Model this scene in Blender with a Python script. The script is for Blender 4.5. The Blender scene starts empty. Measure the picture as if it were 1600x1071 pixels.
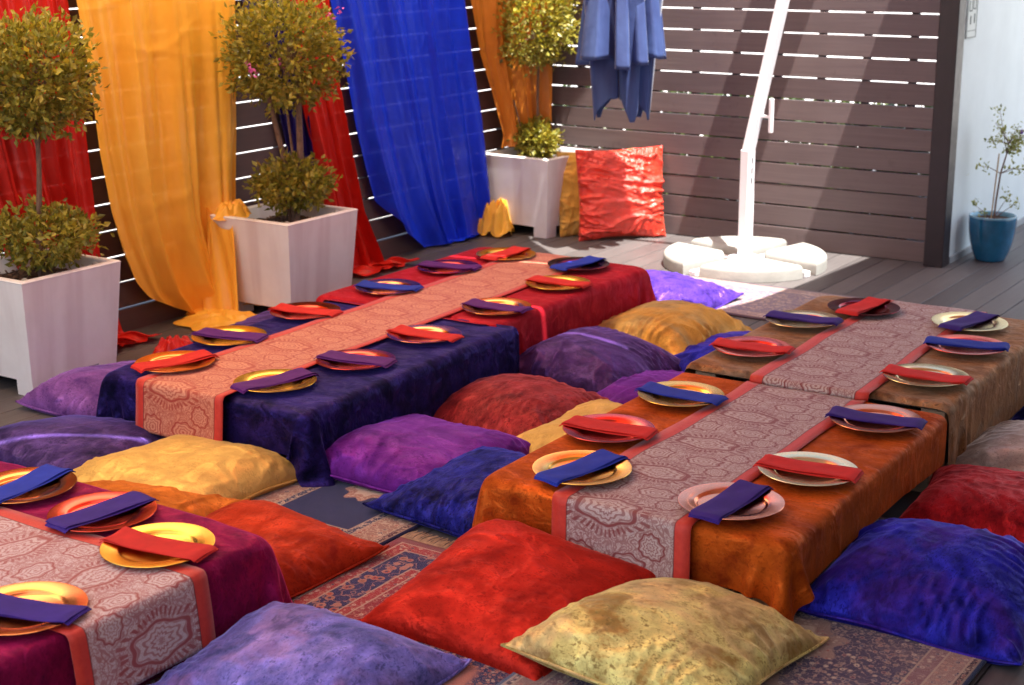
import bpy, bmesh, math, random
import numpy as np
from mathutils import Vector, Matrix, Euler

S = bpy.context.scene
C = S.collection
R = math.radians
PI = math.pi
rng = random.Random(7)
nrg = np.random.default_rng(11)

# ------------------------------------------------------------------ camera, sky, sun, exposure
CAM_H = 1.97
cam = bpy.data.cameras.new('camera')
cam.lens = 53.53
cam.sensor_width = 36.0
cam.clip_end = 400
cam.clip_start = 0.05
cam.dof.use_dof = True
cam.dof.focus_distance = 5.2
cam.dof.aperture_fstop = 4.0
co = bpy.data.objects.new('camera', cam)
C.objects.link(co)
right = Vector((0.82945217, 0.55853487, -0.00692153))
up = Vector((-0.14064429, 0.22082384, 0.96511969))
fwd = Vector((-0.54058143, 0.79954714, -0.26171755))
m = Matrix((right, up, -fwd)).transposed().to_4x4()
m.translation = (0, 0, CAM_H)
co.matrix_world = m
S.camera = co

SUN = Vector((-0.31, 0.12, -1.0)).normalized()      # the way the light travels
world = bpy.data.worlds.new('World')
S.world = world
world.use_nodes = True
wn = world.node_tree
sky = wn.nodes.new('ShaderNodeTexSky')
sky.sky_type = 'NISHITA'
sky.sun_disc = False
sky.sun_elevation = math.asin(-SUN.z)
sky.sun_rotation = math.atan2(-SUN.x, -SUN.y)
sky.dust_density = 2.0
bg = wn.nodes['Background']
bg.inputs['Strength'].default_value = 0.12
wn.links.new(sky.outputs[0], bg.inputs['Color'])
sl = bpy.data.lights.new('sun', 'SUN')
sl.energy = 5.0
sl.angle = R(0.5)
sl.color = (1.0, 0.95, 0.87)
so = bpy.data.objects.new('sun', sl)
C.objects.link(so)
so.location = (3, -2, 9)
so.rotation_euler = SUN.to_track_quat('-Z', 'Y').to_euler()
S.view_settings.view_transform = 'Standard'
S.view_settings.look = 'None'
S.view_settings.gamma = 1
S.view_settings.use_curve_mapping = False
S.view_settings.exposure = 1.95
S.cycles.use_denoising = True
S.cycles.max_bounces = 10
S.cycles.diffuse_bounces = 5
S.cycles.transparent_max_bounces = 12
S.cycles.sample_clamp_indirect = 8


# ------------------------------------------------------------------ helpers: objects
def link(name, me, mat=None, parent=None, loc=None, rot=None):
    o = bpy.data.objects.new(name, me)
    C.objects.link(o)
    if mat is not None:
        if isinstance(mat, (list, tuple)):
            for x in mat:
                me.materials.append(x)
        else:
            me.materials.append(mat)
    if parent is not None:
        o.parent = parent
    if loc is not None:
        o.location = loc
    if rot is not None:
        o.rotation_euler = rot
    return o


def tag(o, label=None, cat=None, group=None, kind=None):
    if label:
        o['label'] = label
    if cat:
        o['category'] = cat
    if group:
        o['group'] = group
    if kind:
        o['kind'] = kind
    return o


def empty(name, label, cat, loc=(0, 0, 0), rot=(0, 0, 0), group=None):
    o = bpy.data.objects.new(name, None)
    C.objects.link(o)
    o.location = loc
    o.rotation_euler = rot
    o.empty_display_size = 0.1
    return tag(o, label, cat, group)


def smooth(me, on=True):
    me.polygons.foreach_set('use_smooth', [on] * len(me.polygons))
    me.update()
    return me


def mesh(name, verts, faces, sm=False):
    me = bpy.data.meshes.new(name)
    me.from_pydata([tuple(map(float, v)) for v in verts], [], faces)
    me.update()
    if sm:
        smooth(me)
    return me


def grid_mesh(name, P, close_u=False, uv=None, sm=True):
    """P: rows x cols x 3 array -> quad mesh."""
    r, c = P.shape[:2]
    f = []
    for j in range(r - 1):
        for i in range(c if close_u else c - 1):
            i2 = (i + 1) % c
            f.append((j * c + i, j * c + i2, (j + 1) * c + i2, (j + 1) * c + i))
    me = mesh(name, P.reshape(-1, 3), f, sm)
    if uv is not None:
        set_uv(me, uv.reshape(-1, 2))
    return me


def set_uv(me, uvv):
    lay = me.uv_layers.new(name='UVMap')
    idx = np.empty(len(me.loops), dtype=np.int32)
    me.loops.foreach_get('vertex_index', idx)
    lay.data.foreach_set('uv', uvv[idx].astype(np.float32).ravel())


class MB:
    def __init__(self):
        self.v = []
        self.f = []

    def add(self, vs, fs):
        n = len(self.v)
        self.v += [tuple(v) for v in vs]
        self.f += [tuple(i + n for i in q) for q in fs]

    def box(self, x0, x1, y0, y1, z0, z1, b=0.0, M=None):
        if b <= 0:
            vs = [(x, y, z) for z in (z0, z1) for y in (y0, y1) for x in (x0, x1)]
            fs = [(0, 2, 3, 1), (4, 5, 7, 6), (0, 1, 5, 4), (2, 6, 7, 3), (0, 4, 6, 2), (1, 3, 7, 5)]
        else:
            bm = bmesh.new()
            bmesh.ops.create_cube(bm, size=1.0)
            for v in bm.verts:
                v.co = Vector(((x0 + x1) / 2 + v.co.x * (x1 - x0), (y0 + y1) / 2 + v.co.y * (y1 - y0), (z0 + z1) / 2 + v.co.z * (z1 - z0)))
            bmesh.ops.bevel(bm, geom=bm.edges[:], offset=b, segments=1, affect='EDGES')
            bm.verts.index_update()
            vs = [v.co.copy() for v in bm.verts]
            fs = [tuple(v.index for v in f.verts) for f in bm.faces]
            bm.free()
        if M is not None:
            vs = [M @ Vector(v) for v in vs]
        self.add(vs, fs)

    def tube(self, pts, rad, n=8, caps=True):
        pts = [Vector(p) for p in pts]
        if not isinstance(rad, (list, tuple)):
            rad = [rad] * len(pts)
        vs, fs = [], []
        a = None
        for k, p in enumerate(pts):
            d = (pts[min(k + 1, len(pts) - 1)] - pts[max(k - 1, 0)]).normalized()
            if a is None:
                a = d.cross(Vector((0, 0, 1)))
                if a.length < 1e-3:
                    a = d.cross(Vector((1, 0, 0)))
            a = (a - d * a.dot(d)).normalized()
            b = d.cross(a)
            for i in range(n):
                t = 2 * PI * i / n
                vs.append(p + (a * math.cos(t) + b * math.sin(t)) * rad[k])
        for k in range(len(pts) - 1):
            for i in range(n):
                j = (i + 1) % n
                fs.append((k * n + i, k * n + j, (k + 1) * n + j, (k + 1) * n + i))
        if caps:
            fs.append(tuple(range(n - 1, -1, -1)))
            fs.append(tuple((len(pts) - 1) * n + i for i in range(n)))
        self.add(vs, fs)

    def lathe(self, prof, n=48):
        vs, fs = [], []
        for r, z in prof:
            for i in range(n):
                t = 2 * PI * i / n
                vs.append((r * math.cos(t), r * math.sin(t), z))
        for k in range(len(prof) - 1):
            for i in range(n):
                j = (i + 1) % n
                fs.append((k * n + i, k * n + j, (k + 1) * n + j, (k + 1) * n + i))
        self.add(vs, fs)

    def mesh(self, name, sm=False):
        return mesh(name, self.v, self.f, sm)


def autosmooth(me, deg=35):
    bm = bmesh.new()
    bm.from_mesh(me)
    bmesh.ops.remove_doubles(bm, verts=bm.verts, dist=1e-6)
    for f in bm.faces:
        f.smooth = True
    for e in bm.edges:
        if len(e.link_faces) == 2 and e.calc_face_angle(0) > R(deg):
            e.smooth = False
    bm.to_mesh(me)
    bm.free()
    return me


# ------------------------------------------------------------------ helpers: materials
class NT:
    def __init__(self, name):
        self.mat = bpy.data.materials.new(name)
        self.mat.use_nodes = True
        self.t = self.mat.node_tree
        self.t.nodes.clear()
        self.out = self.t.nodes.new('ShaderNodeOutputMaterial')

    def n(self, typ, **kw):
        nd = self.t.nodes.new('ShaderNode' + typ)
        for k, v in kw.items():
            setattr(nd, k, v)
        return nd

    def put(self, sock, v):
        if isinstance(v, bpy.types.NodeSocket):
            self.t.links.new(v, sock)
        elif v is not None:
            if isinstance(v, (tuple, list)) and len(v) == 3 and sock.type == 'RGBA':
                v = (*v, 1)
            sock.default_value = v

    def math(self, op, a, b=None, c=None, clamp=False):
        nd = self.n('Math', operation=op)
        nd.use_clamp = clamp
        self.put(nd.inputs[0], a)
        if b is not None:
            self.put(nd.inputs[1], b)
        if c is not None:
            self.put(nd.inputs[2], c)
        return nd.outputs[0]

    def vmath(self, op, a, b=None):
        nd = self.n('VectorMath', operation=op)
        self.put(nd.inputs[0], a)
        if b is not None:
            self.put(nd.inputs[1], b)
        return nd.outputs[0]

    def co(self, which='Object'):
        return self.n('TexCoord').outputs[which]

    def mapping(self, v, scale=(1, 1, 1), loc=(0, 0, 0), rot=(0, 0, 0)):
        nd = self.n('Mapping')
        self.put(nd.inputs[0], v)
        nd.inputs['Scale'].default_value = scale
        nd.inputs['Location'].default_value = loc
        nd.inputs['Rotation'].default_value = rot
        return nd.outputs[0]

    def noise(self, v, scale, detail=3, rough=0.5, dist=0.0, out=0):
        nd = self.n('TexNoise')
        self.put(nd.inputs['Vector'], v)
        nd.inputs['Scale'].default_value = scale
        nd.inputs['Detail'].default_value = detail
        nd.inputs['Roughness'].default_value = rough
        nd.inputs['Distortion'].default_value = dist
        return nd.outputs[out]

    def voro(self, v, scale, feature='F1', out='Distance', rnd=1.0):
        nd = self.n('TexVoronoi', feature=feature)
        self.put(nd.inputs['Vector'], v)
        nd.inputs['Scale'].default_value = scale
        nd.inputs['Randomness'].default_value = rnd
        return nd.outputs[out]

    def sep(self, v):
        nd = self.n('SeparateXYZ')
        self.put(nd.inputs[0], v)
        return nd.outputs

    def comb(self, x, y, z=0.0):
        nd = self.n('CombineXYZ')
        for i, q in enumerate((x, y, z)):
            self.put(nd.inputs[i], q)
        return nd.outputs[0]

    def ramp(self, f, stops, interp='LINEAR'):
        nd = self.n('ValToRGB')
        self.put(nd.inputs[0], f)
        cr = nd.color_ramp
        cr.interpolation = interp
        while len(cr.elements) < len(stops):
            cr.elements.new(0.5)
        for e, (p, c) in zip(cr.elements, stops):
            e.position = p
            e.color = (*c, 1) if len(c) == 3 else c
        return nd.outputs[0]

    def mix(self, f, a, b, mode='MIX'):
        nd = self.n('MixRGB', blend_type=mode)
        self.put(nd.inputs[0], f)
        self.put(nd.inputs[1], a)
        self.put(nd.inputs[2], b)
        return nd.outputs[0]

    def step(self, v, edge, soft=0.0):
        """0 below edge, 1 above."""
        if soft <= 0:
            return self.math('GREATER_THAN', v, edge)
        nd = self.n('MapRange')
        nd.interpolation_type = 'SMOOTHSTEP'
        self.put(nd.inputs[0], v)
        nd.inputs[1].default_value = edge - soft
        nd.inputs[2].default_value = edge + soft
        return nd.outputs[0]

    def bump(self, h, strength=0.3, dist=0.01, normal=None):
        nd = self.n('Bump')
        nd.inputs['Strength'].default_value = strength
        nd.inputs['Distance'].default_value = dist
        self.put(nd.inputs['Height'], h)
        if normal is not None:
            self.put(nd.inputs['Normal'], normal)
        return nd.outputs[0]

    def princ(self, col, rough=0.6, normal=None, metal=0.0, spec=0.5, sheen=0.0, sheen_rough=0.3, sheen_tint=(1, 1, 1), coat=0.0):
        nd = self.n('BsdfPrincipled')
        self.put(nd.inputs['Base Color'], col)
        self.put(nd.inputs['Roughness'], rough)
        self.put(nd.inputs['Metallic'], metal)
        nd.inputs['Specular IOR Level'].default_value = spec
        self.put(nd.inputs['Sheen Weight'], sheen)
        nd.inputs['Sheen Roughness'].default_value = sheen_rough
        nd.inputs['Sheen Tint'].default_value = (*sheen_tint, 1)
        nd.inputs['Coat Weight'].default_value = coat
        if normal is not None:
            self.put(nd.inputs['Normal'], normal)
        return nd.outputs[0]

    def done(self, shader):
        self.t.links.new(shader, self.out.inputs['Surface'])
        return self.mat


def sc(c, k):
    return tuple(min(1, max(0, x * k)) for x in c)


def velvet(name, col, dark=None, scale=7.0, contrast=1.0, sheen=0.5, tint=None, alt=None, k=0.62, hi=1.5, gl=0.36):
    """Crushed velvet: the pile lies in patches, and its highlights are painted into the mottled colour."""
    t = NT(name)
    col = sc(col, k)
    v = t.co('Object')
    info = t.n('ObjectInfo').outputs['Random']
    off = t.math('MULTIPLY', info, 37.0)
    v = t.vmath('ADD', v, t.comb(off, t.math('MULTIPLY', off, 1.7), off))
    big = t.noise(v, scale * 0.8, 4, 0.55, 0.8)
    mid = t.noise(t.mapping(v, (1, 1.6, 1.3), rot=(0, 0, 0.5)), scale * 3.0, 4, 0.6, 0.6)
    grit = t.noise(t.mapping(v, (1.0, 1.8, 1.0), rot=(0, 0, 0.9)), 85, 3, 0.6, 0.8)
    fine = t.noise(t.mapping(v, (1.0, 2.5, 1.0)), 260, 2, 0.6)
    f = t.math('ADD', t.math('MULTIPLY', big, 0.52), t.math('MULTIPLY', mid, 0.30))
    f = t.math('ADD', f, t.math('MULTIPLY', grit, 0.18))
    w = 0.13 / contrast
    dark = sc(dark, k) if dark else sc(col, 0.35)
    c = t.ramp(f, [(0.5 - w, dark), (0.49, col), (0.5 + w, sc(col, hi))])  # the brightest stop paints the pile's highlights into the colour
    crush = t.math('MULTIPLY', t.step(t.math('ADD', t.math('MULTIPLY', grit, 0.55), t.math('MULTIPLY', mid, 0.45)), 0.555, 0.06), min(0.8, 0.55 * contrast))
    c = t.mix(crush, c, sc(dark, 0.55))
    if alt:
        a = t.step(t.noise(v, scale * 0.55, 4, 0.6, 0.4), 0.54, 0.08)
        c = t.mix(t.math('MULTIPLY', a, 0.7), c, t.mix(t.step(f, 0.46, 0.06), sc(alt, 0.35), sc(alt, k * 1.1)))
    lie = t.noise(t.mapping(v, (1, 1.7, 1.2), rot=(0.3, 0.2, 1.1)), scale * 1.2, 3, 0.5, 0.8)
    h = t.math('ADD', t.math('MULTIPLY', f, 0.7), t.math('ADD', t.math('MULTIPLY', lie, 0.6), t.math('MULTIPLY', fine, 0.06)))
    nrm = t.bump(t.math('ADD', t.math('MULTIPLY', lie, 0.9), t.math('ADD', t.math('MULTIPLY', mid, 0.12), t.math('MULTIPLY', fine, 0.03))), 0.5, 0.045)
    mx_ = max(col)
    tn = tuple(0.05 + 0.95 * (x / mx_) for x in col)
    if tint:
        tn = tuple(a_ * 0.65 + b_ * 0.35 for a_, b_ in zip(tn, tint))
    glossc = t.mix(0.35, t.mix(1.0, c, (2.2, 2.2, 2.2), 'MULTIPLY'), sc(tn, 0.45))
    p = t.princ(c, 0.8, t.bump(t.math('ADD', lie, t.math('MULTIPLY', fine, 0.08)), 0.14, 0.02), spec=0.04, sheen=min(1.0, sheen * 1.6), sheen_rough=0.30, sheen_tint=tn)
    q = t.princ(glossc, t.math('ADD', 0.34, t.math('MULTIPLY', grit, 0.2)), nrm, metal=1.0)
    ms_ = t.n('MixShader')
    t.put(ms_.inputs[0], t.math('ADD', 0.04, t.math('MULTIPLY', t.math('MULTIPLY', t.step(t.math('ADD', t.math('MULTIPLY', lie, 0.6), t.math('MULTIPLY', f, 0.4)), 0.51, 0.11), t.math('SUBTRACT', 1.0, crush)), gl)))
    t.t.links.new(p, ms_.inputs[1])
    t.t.links.new(q, ms_.inputs[2])
    return t.done(ms_.outputs[0])


def silk(name, col, dark, trans=0.12, glow=0.35, gloss=0.35):
    t = NT(name)
    uv = t.co('UV')
    ob = t.co('Object')
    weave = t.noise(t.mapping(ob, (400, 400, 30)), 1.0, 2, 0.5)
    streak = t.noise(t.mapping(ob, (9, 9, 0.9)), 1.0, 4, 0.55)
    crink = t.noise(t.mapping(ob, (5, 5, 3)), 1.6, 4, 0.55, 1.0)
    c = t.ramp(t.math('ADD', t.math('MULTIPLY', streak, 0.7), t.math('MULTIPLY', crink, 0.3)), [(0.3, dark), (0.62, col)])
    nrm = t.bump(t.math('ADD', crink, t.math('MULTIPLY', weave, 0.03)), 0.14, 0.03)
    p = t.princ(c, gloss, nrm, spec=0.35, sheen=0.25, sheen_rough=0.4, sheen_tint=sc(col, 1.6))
    tr = t.n('BsdfTranslucent')
    t.put(tr.inputs['Color'], c)
    t.put(tr.inputs['Normal'], nrm)
    mx = t.n('MixShader')
    mx.inputs[0].default_value = glow
    t.t.links.new(p, mx.inputs[1])
    t.t.links.new(tr.outputs[0], mx.inputs[2])
    tp = t.n('BsdfTransparent')
    tp.inputs[0].default_value = (*[0.25 + 0.75 * x for x in col], 1)
    m2 = t.n('MixShader')
    m2.inputs[0].default_value = trans
    t.t.links.new(mx.outputs[0], m2.inputs[1])
    t.t.links.new(tp.outputs[0], m2.inputs[2])
    return t.done(m2.outputs[0])


def plain(name, col, rough=0.6, metal=0.0, var=0.15, scale=12, bump=0.1, spec=0.5, coat=0.0, sheen=0.0):
    t = NT(name)
    v = t.co('Object')
    f = t.noise(v, scale, 5, 0.6)
    c = t.ramp(f, [(0.3, sc(col, 1 - var)), (0.7, sc(col, 1 + var))])
    r = t.math('ADD', rough, t.math('MULTIPLY', t.math('SUBTRACT', t.noise(v, scale * 2.3, 3), 0.5), 0.2))
    nrm = t.bump(t.noise(v, scale * 8, 3), bump, 0.004) if bump else None
    return t.done(t.princ(c, r, nrm, metal=metal, spec=spec, coat=coat, sheen=sheen))


def plate_metal(name, col, rough=0.16):
    t = NT(name)
    v = t.co('Object')
    f = t.noise(v, 14, 4, 0.6)
    c = t.ramp(f, [(0.3, sc(col, 0.9)), (0.7, col)])
    r = t.math('ADD', rough, t.math('MULTIPLY', t.math('SUBTRACT', t.noise(v, 30, 4), 0.5), 0.10))
    nrm = t.bump(t.noise(v, 9, 2), 0.06, 0.01)
    return t.done(t.princ(c, r, nrm, metal=1.0))


def board_mat(name, c0, c1, axis='y', rough=0.6, grain=0.25):
    """Composite board: long grain on each board, small change of tone from board to board."""
    t = NT(name)
    v = t.co('Object')
    rnd = t.n('ObjectInfo').outputs['Random']
    s = (60, 2.2, 60) if axis == 'y' else (2.2, 60, 60)
    v2 = t.vmath('ADD', v, t.comb(t.math('MULTIPLY', rnd, 50.0), t.math('MULTIPLY', rnd, 31.0), 0.0))
    g = t.noise(t.mapping(v2, s), 1.0, 5, 0.6, 0.3)
    blot = t.noise(v2, 1.7, 4, 0.6)
    f = t.math('ADD', t.math('MULTIPLY', g, 0.45), t.math('ADD', t.math('MULTIPLY', blot, 0.4), t.math('MULTIPLY', rnd, 0.22)))
    c = t.ramp(f, [(0.25, c0), (0.85, c1)])
    spots = t.step(t.noise(v2, 9, 4, 0.7), 0.66, 0.05)
    c = t.mix(t.math('MULTIPLY', spots, 0.25), c, sc(c0, 0.6))
    nrm = t.bump(t.math('ADD', g, t.math('MULTIPLY', t.noise(t.mapping(v2, tuple(q * 4 for q in s)), 1.0, 2), 0.5)), grain, 0.003)
    rr = t.math('ADD', rough - 0.1, t.math('MULTIPLY', blot, 0.25))
    return t.done(t.princ(c, rr, nrm, spec=0.4))


M = {}
M['deck'] = board_mat('deck_board', (0.052, 0.046, 0.047), (0.125, 0.112, 0.110), 'y', 0.5)
M['slat'] = board_mat('fence_slat', (0.076, 0.052, 0.055), (0.155, 0.116, 0.115), 'x', 0.5, 0.2)
M['slat_y'] = board_mat('fence_slat_side', (0.06, 0.032, 0.03), (0.11, 0.062, 0.056), 'y', 0.55, 0.2)
M['batten'] = plain('batten', (0.03, 0.02, 0.022), 0.7)
M['post'] = plain('post_paint', (0.016, 0.009, 0.012), 0.45, var=0.2)
M['ground'] = plain('paving', (0.42, 0.40, 0.37), 0.9, scale=3)
M['palewall'] = plain('pale_wall_paint', (0.60, 0.68, 0.70), 0.6, var=0.05, scale=3, bump=0.05)
M['skirt'] = plain('skirting', (0.30, 0.32, 0.33), 0.6)
M['planter'] = None
M['wood'] = plain('raw_plywood', (0.42, 0.30, 0.19), 0.7, scale=20)
M['soil'] = plain('mulch', (0.055, 0.030, 0.020), 0.95, var=0.6, scale=60, bump=0.8)
M['chip'] = plain('bark_chip', (0.14, 0.075, 0.045), 0.9, var=0.5, scale=40)
M['white'] = plain('white_powder_coat', (0.78, 0.77, 0.80), 0.35, var=0.03)
M['steel'] = plain('steel', (0.5, 0.5, 0.52), 0.35, metal=1.0)
M['concrete'] = plain('white_concrete', (0.30, 0.295, 0.275), 0.8, var=0.10, scale=9, bump=0.3)
M['bark'] = plain('bark', (0.16, 0.10, 0.07), 0.9, var=0.3, scale=30, bump=0.5)
M['cane'] = plain('cane_stake', (0.5, 0.36, 0.2), 0.7)
M['pot'] = plain('blue_glaze', (0.012, 0.12, 0.24), 0.12, var=0.35, scale=7, bump=0.03, coat=0.5)
M['potrim'] = plain('pale_blue_glaze', (0.16, 0.36, 0.48), 0.15, var=0.2, scale=9, bump=0.03, coat=0.5)
M['sign'] = plain('sign_face', (0.50, 0.56, 0.55), 0.5, var=0.04)
M['ink'] = plain('sign_ink', (0.10, 0.13, 0.13), 0.6, var=0.1)


def planter_mat():
    t = NT('planter_white')
    v = t.co('Object')
    base = t.noise(v, 5, 5, 0.6)
    run = t.noise(t.mapping(v, (7, 7, 0.5)), 1.0, 3, 0.5)
    c = t.ramp(base, [(0.3, (0.70, 0.68, 0.69)), (0.7, (0.78, 0.77, 0.78))])
    c = t.mix(t.math('MULTIPLY', t.step(run, 0.54, 0.10), 0.42), c, (0.50, 0.41, 0.43))
    nrm = t.bump(t.noise(v, 40, 3), 0.12, 0.004)
    return t.done(t.princ(c, 0.5, nrm, spec=0.4))


M['planter'] = planter_mat()


def leaf_mat(name, a, b, c3):
    t = NT(name)
    g = t.n('NewGeometry')
    r = g.outputs['Random Per Island']
    c = t.ramp(r, [(0.0, a), (0.45, b), (0.8, c3), (1.0, sc(a, 0.7))])
    p = t.princ(c, 0.42, spec=0.4)
    tr = t.n('BsdfTranslucent')
    t.put(tr.inputs['Color'], t.mix(1.0, c, (1.6, 1.4, 0.5), 'MULTIPLY'))
    mx = t.n('MixShader')
    mx.inputs[0].default_value = 0.3
    t.t.links.new(p, mx.inputs[1])
    t.t.links.new(tr.outputs[0], mx.inputs[2])
    return t.done(mx.outputs[0])


M['leaf'] = leaf_mat('topiary_leaf', (0.125, 0.135, 0.024), (0.24, 0.235, 0.036), (0.42, 0.35, 0.06))
M['leaf_pale'] = leaf_mat('sapling_leaf', (0.14, 0.18, 0.06), (0.24, 0.28, 0.09), (0.36, 0.38, 0.16))
M['leaf_dark'] = leaf_mat('hedge_leaf', (0.03, 0.06, 0.015), (0.06, 0.10, 0.02), (0.10, 0.13, 0.03))
M['flower'] = plain('pink_flower', (0.65, 0.12, 0.45), 0.6)
M['flower_p'] = plain('purple_flower', (0.12, 0.03, 0.30), 0.6)


# ---- table runner: mirrored medallions, rosettes and fine line work woven in red on a pale ground
def runner_mat(name, pale, red, W=0.37):
    t = NT(name)
    uv = t.sep(t.co('UV'))                    # metres: x across, y along
    mu = t.math('ABSOLUTE', uv[0])
    vv = t.math('ADD', uv[1], 10.0)
    pv = t.math('PINGPONG', vv, 0.17)
    base = t.comb(uv[0], t.math('MULTIPLY', vv, 1.0), 0.0)
    wob = t.noise(t.comb(mu, t.math('PINGPONG', vv, 0.34), 0.0), 9, 3, 0.5, 0.0, 1)
    wv = t.vmath('SUBTRACT', wob, (0.5, 0.5, 0.5))
    ws = t.sep(wv)
    ux = t.math('ADD', uv[0], t.math('MULTIPLY', ws[0], 0.035))
    vy = t.math('ADD', pv, t.math('MULTIPLY', ws[1], 0.035))

    def ell(cx, cy, rx, ry, k, amp, n):
        a = t.math('DIVIDE', t.math('SUBTRACT', ux, cx), rx)
        b = t.math('DIVIDE', t.math('SUBTRACT', vy, cy), ry)
        rr = t.math('SQRT', t.math('ADD', t.math('MULTIPLY', a, a), t.math('MULTIPLY', b, b)))
        th = t.math('ARCTAN2', b, a)
        return t.math('MULTIPLY', rr, t.math('ADD', 1.0, t.math('MULTIPLY', t.math('COSINE', t.math('MULTIPLY', th, float(n))), amp)))

    def petal(cx, cy, n, amt):
        a = t.math('SUBTRACT', ux, cx)
        b = t.math('SUBTRACT', vy, cy)
        return t.math('MULTIPLY', t.math('COSINE', t.math('MULTIPLY', t.math('ARCTAN2', b, a), float(n))), amt)

    e1 = ell(-0.050, 0.0, 0.090, 0.050, 1, 0.07, 6)
    e2 = ell(0.110, 0.095, 0.036, 0.032, 1, 0.06, 10)
    e3 = ell(-0.140, 0.165, 0.040, 0.040, 1, 0.10, 7)
    e4 = ell(0.03, 0.17, 0.05, 0.036, 1, 0.08, 7)
    f = t.math('MINIMUM', t.math('MINIMUM', e1, e2), t.math('MINIMUM', e3, e4))
    pet = t.math('ADD', petal(-0.05, 0.0, 12, 1.1), petal(0.11, 0.095, 10, 0.8))
    rings = t.math('SINE', t.math('ADD', t.math('MULTIPLY', f, 21.0), pet))
    ringm = t.math('MULTIPLY', t.step(rings, 0.3, 0.25), t.math('SUBTRACT', 1.0, t.step(f, 1.02, 0.04)))
    thick = t.math('MULTIPLY', t.step(f, 1.02, 0.05), t.math('SUBTRACT', 1.0, t.step(f, 1.22, 0.05)))
    comb_ = t.math('MULTIPLY', t.step(t.math('SINE', t.math('MULTIPLY', t.math('ARCTAN2', vy, t.math('ADD', ux, 0.05)), 34.0)), 0.1, 0.2), t.math('MULTIPLY', t.step(e1, 1.35, 0.03), t.math('SUBTRACT', 1.0, t.step(e1, 1.75, 0.05))))
    sv = t.comb(ux, t.math('PINGPONG', vv, 0.17), 0.0)
    scroll = None
    for (sc_, lv) in ((24, 0.44), (24, 0.56), (46, 0.5), (70, 0.47)):
        iso = t.math('SUBTRACT', 1.0, t.step(t.math('ABSOLUTE', t.math('SUBTRACT', t.noise(sv, sc_, 1, 0.4, 0.6), lv)), 0.026, 0.014))
        scroll = iso if scroll is None else t.math('MAXIMUM', scroll, iso)
    dots = t.voro(sv, 62, 'F1')
    dotm = t.math('SUBTRACT', 1.0, t.step(t.math('ABSOLUTE', t.math('SUBTRACT', dots, 0.28)), 0.07, 0.04))
    bgm = t.math('MULTIPLY', t.math('MAXIMUM', t.math('MULTIPLY', scroll, 0.85), t.math('MULTIPLY', dotm, 0.5)), t.step(f, 1.2, 0.05))
    fine = t.voro(base, 150, 'DISTANCE_TO_EDGE')
    finem = t.math('SUBTRACT', 1.0, t.step(fine, 0.08, 0.05))
    ink = t.math('MAXIMUM', t.math('MULTIPLY', ringm, 0.7), t.math('MAXIMUM', t.math('MULTIPLY', thick, 1.0), t.math('MULTIPLY', bgm, 0.80)))
    ink = t.math('MAXIMUM', ink, t.math('MAXIMUM', t.math('MULTIPLY', comb_, 0.9), t.math('MULTIPLY', finem, 0.28)))
    tone = t.noise(base, 14, 3, 0.5)
    ink = t.math('MULTIPLY', ink, t.math('ADD', 0.70, t.math('MULTIPLY', tone, 0.7)), clamp=True)
    c = t.mix(ink, pale, red)
    c = t.mix(t.math('MULTIPLY', t.noise(base, 500, 1), 0.25), c, sc(pale, 0.75))
    # plain red borders
    side = t.step(mu, W / 2, 0.0008)
    redb = t.mix(t.noise(base, 60, 2), (0.42, 0.025, 0.016), (0.56, 0.05, 0.03))
    c = t.mix(side, c, redb)
    c = t.mix(t.math('MULTIPLY', t.math('SUBTRACT', 1.0, t.step(t.math('ABSOLUTE', t.math('SUBTRACT', mu, W / 2)), 0.0022, 0.0008)), 0.7), c, (0.10, 0.01, 0.012))
    h = t.math('ADD', t.math('MULTIPLY', ink, 0.5), t.math('MULTIPLY', t.noise(base, 700, 1), 0.6))
    nrm = t.bump(h, 0.25, 0.002)
    return t.done(t.princ(c, 0.55, nrm, spec=0.3, sheen=0.2))


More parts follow.
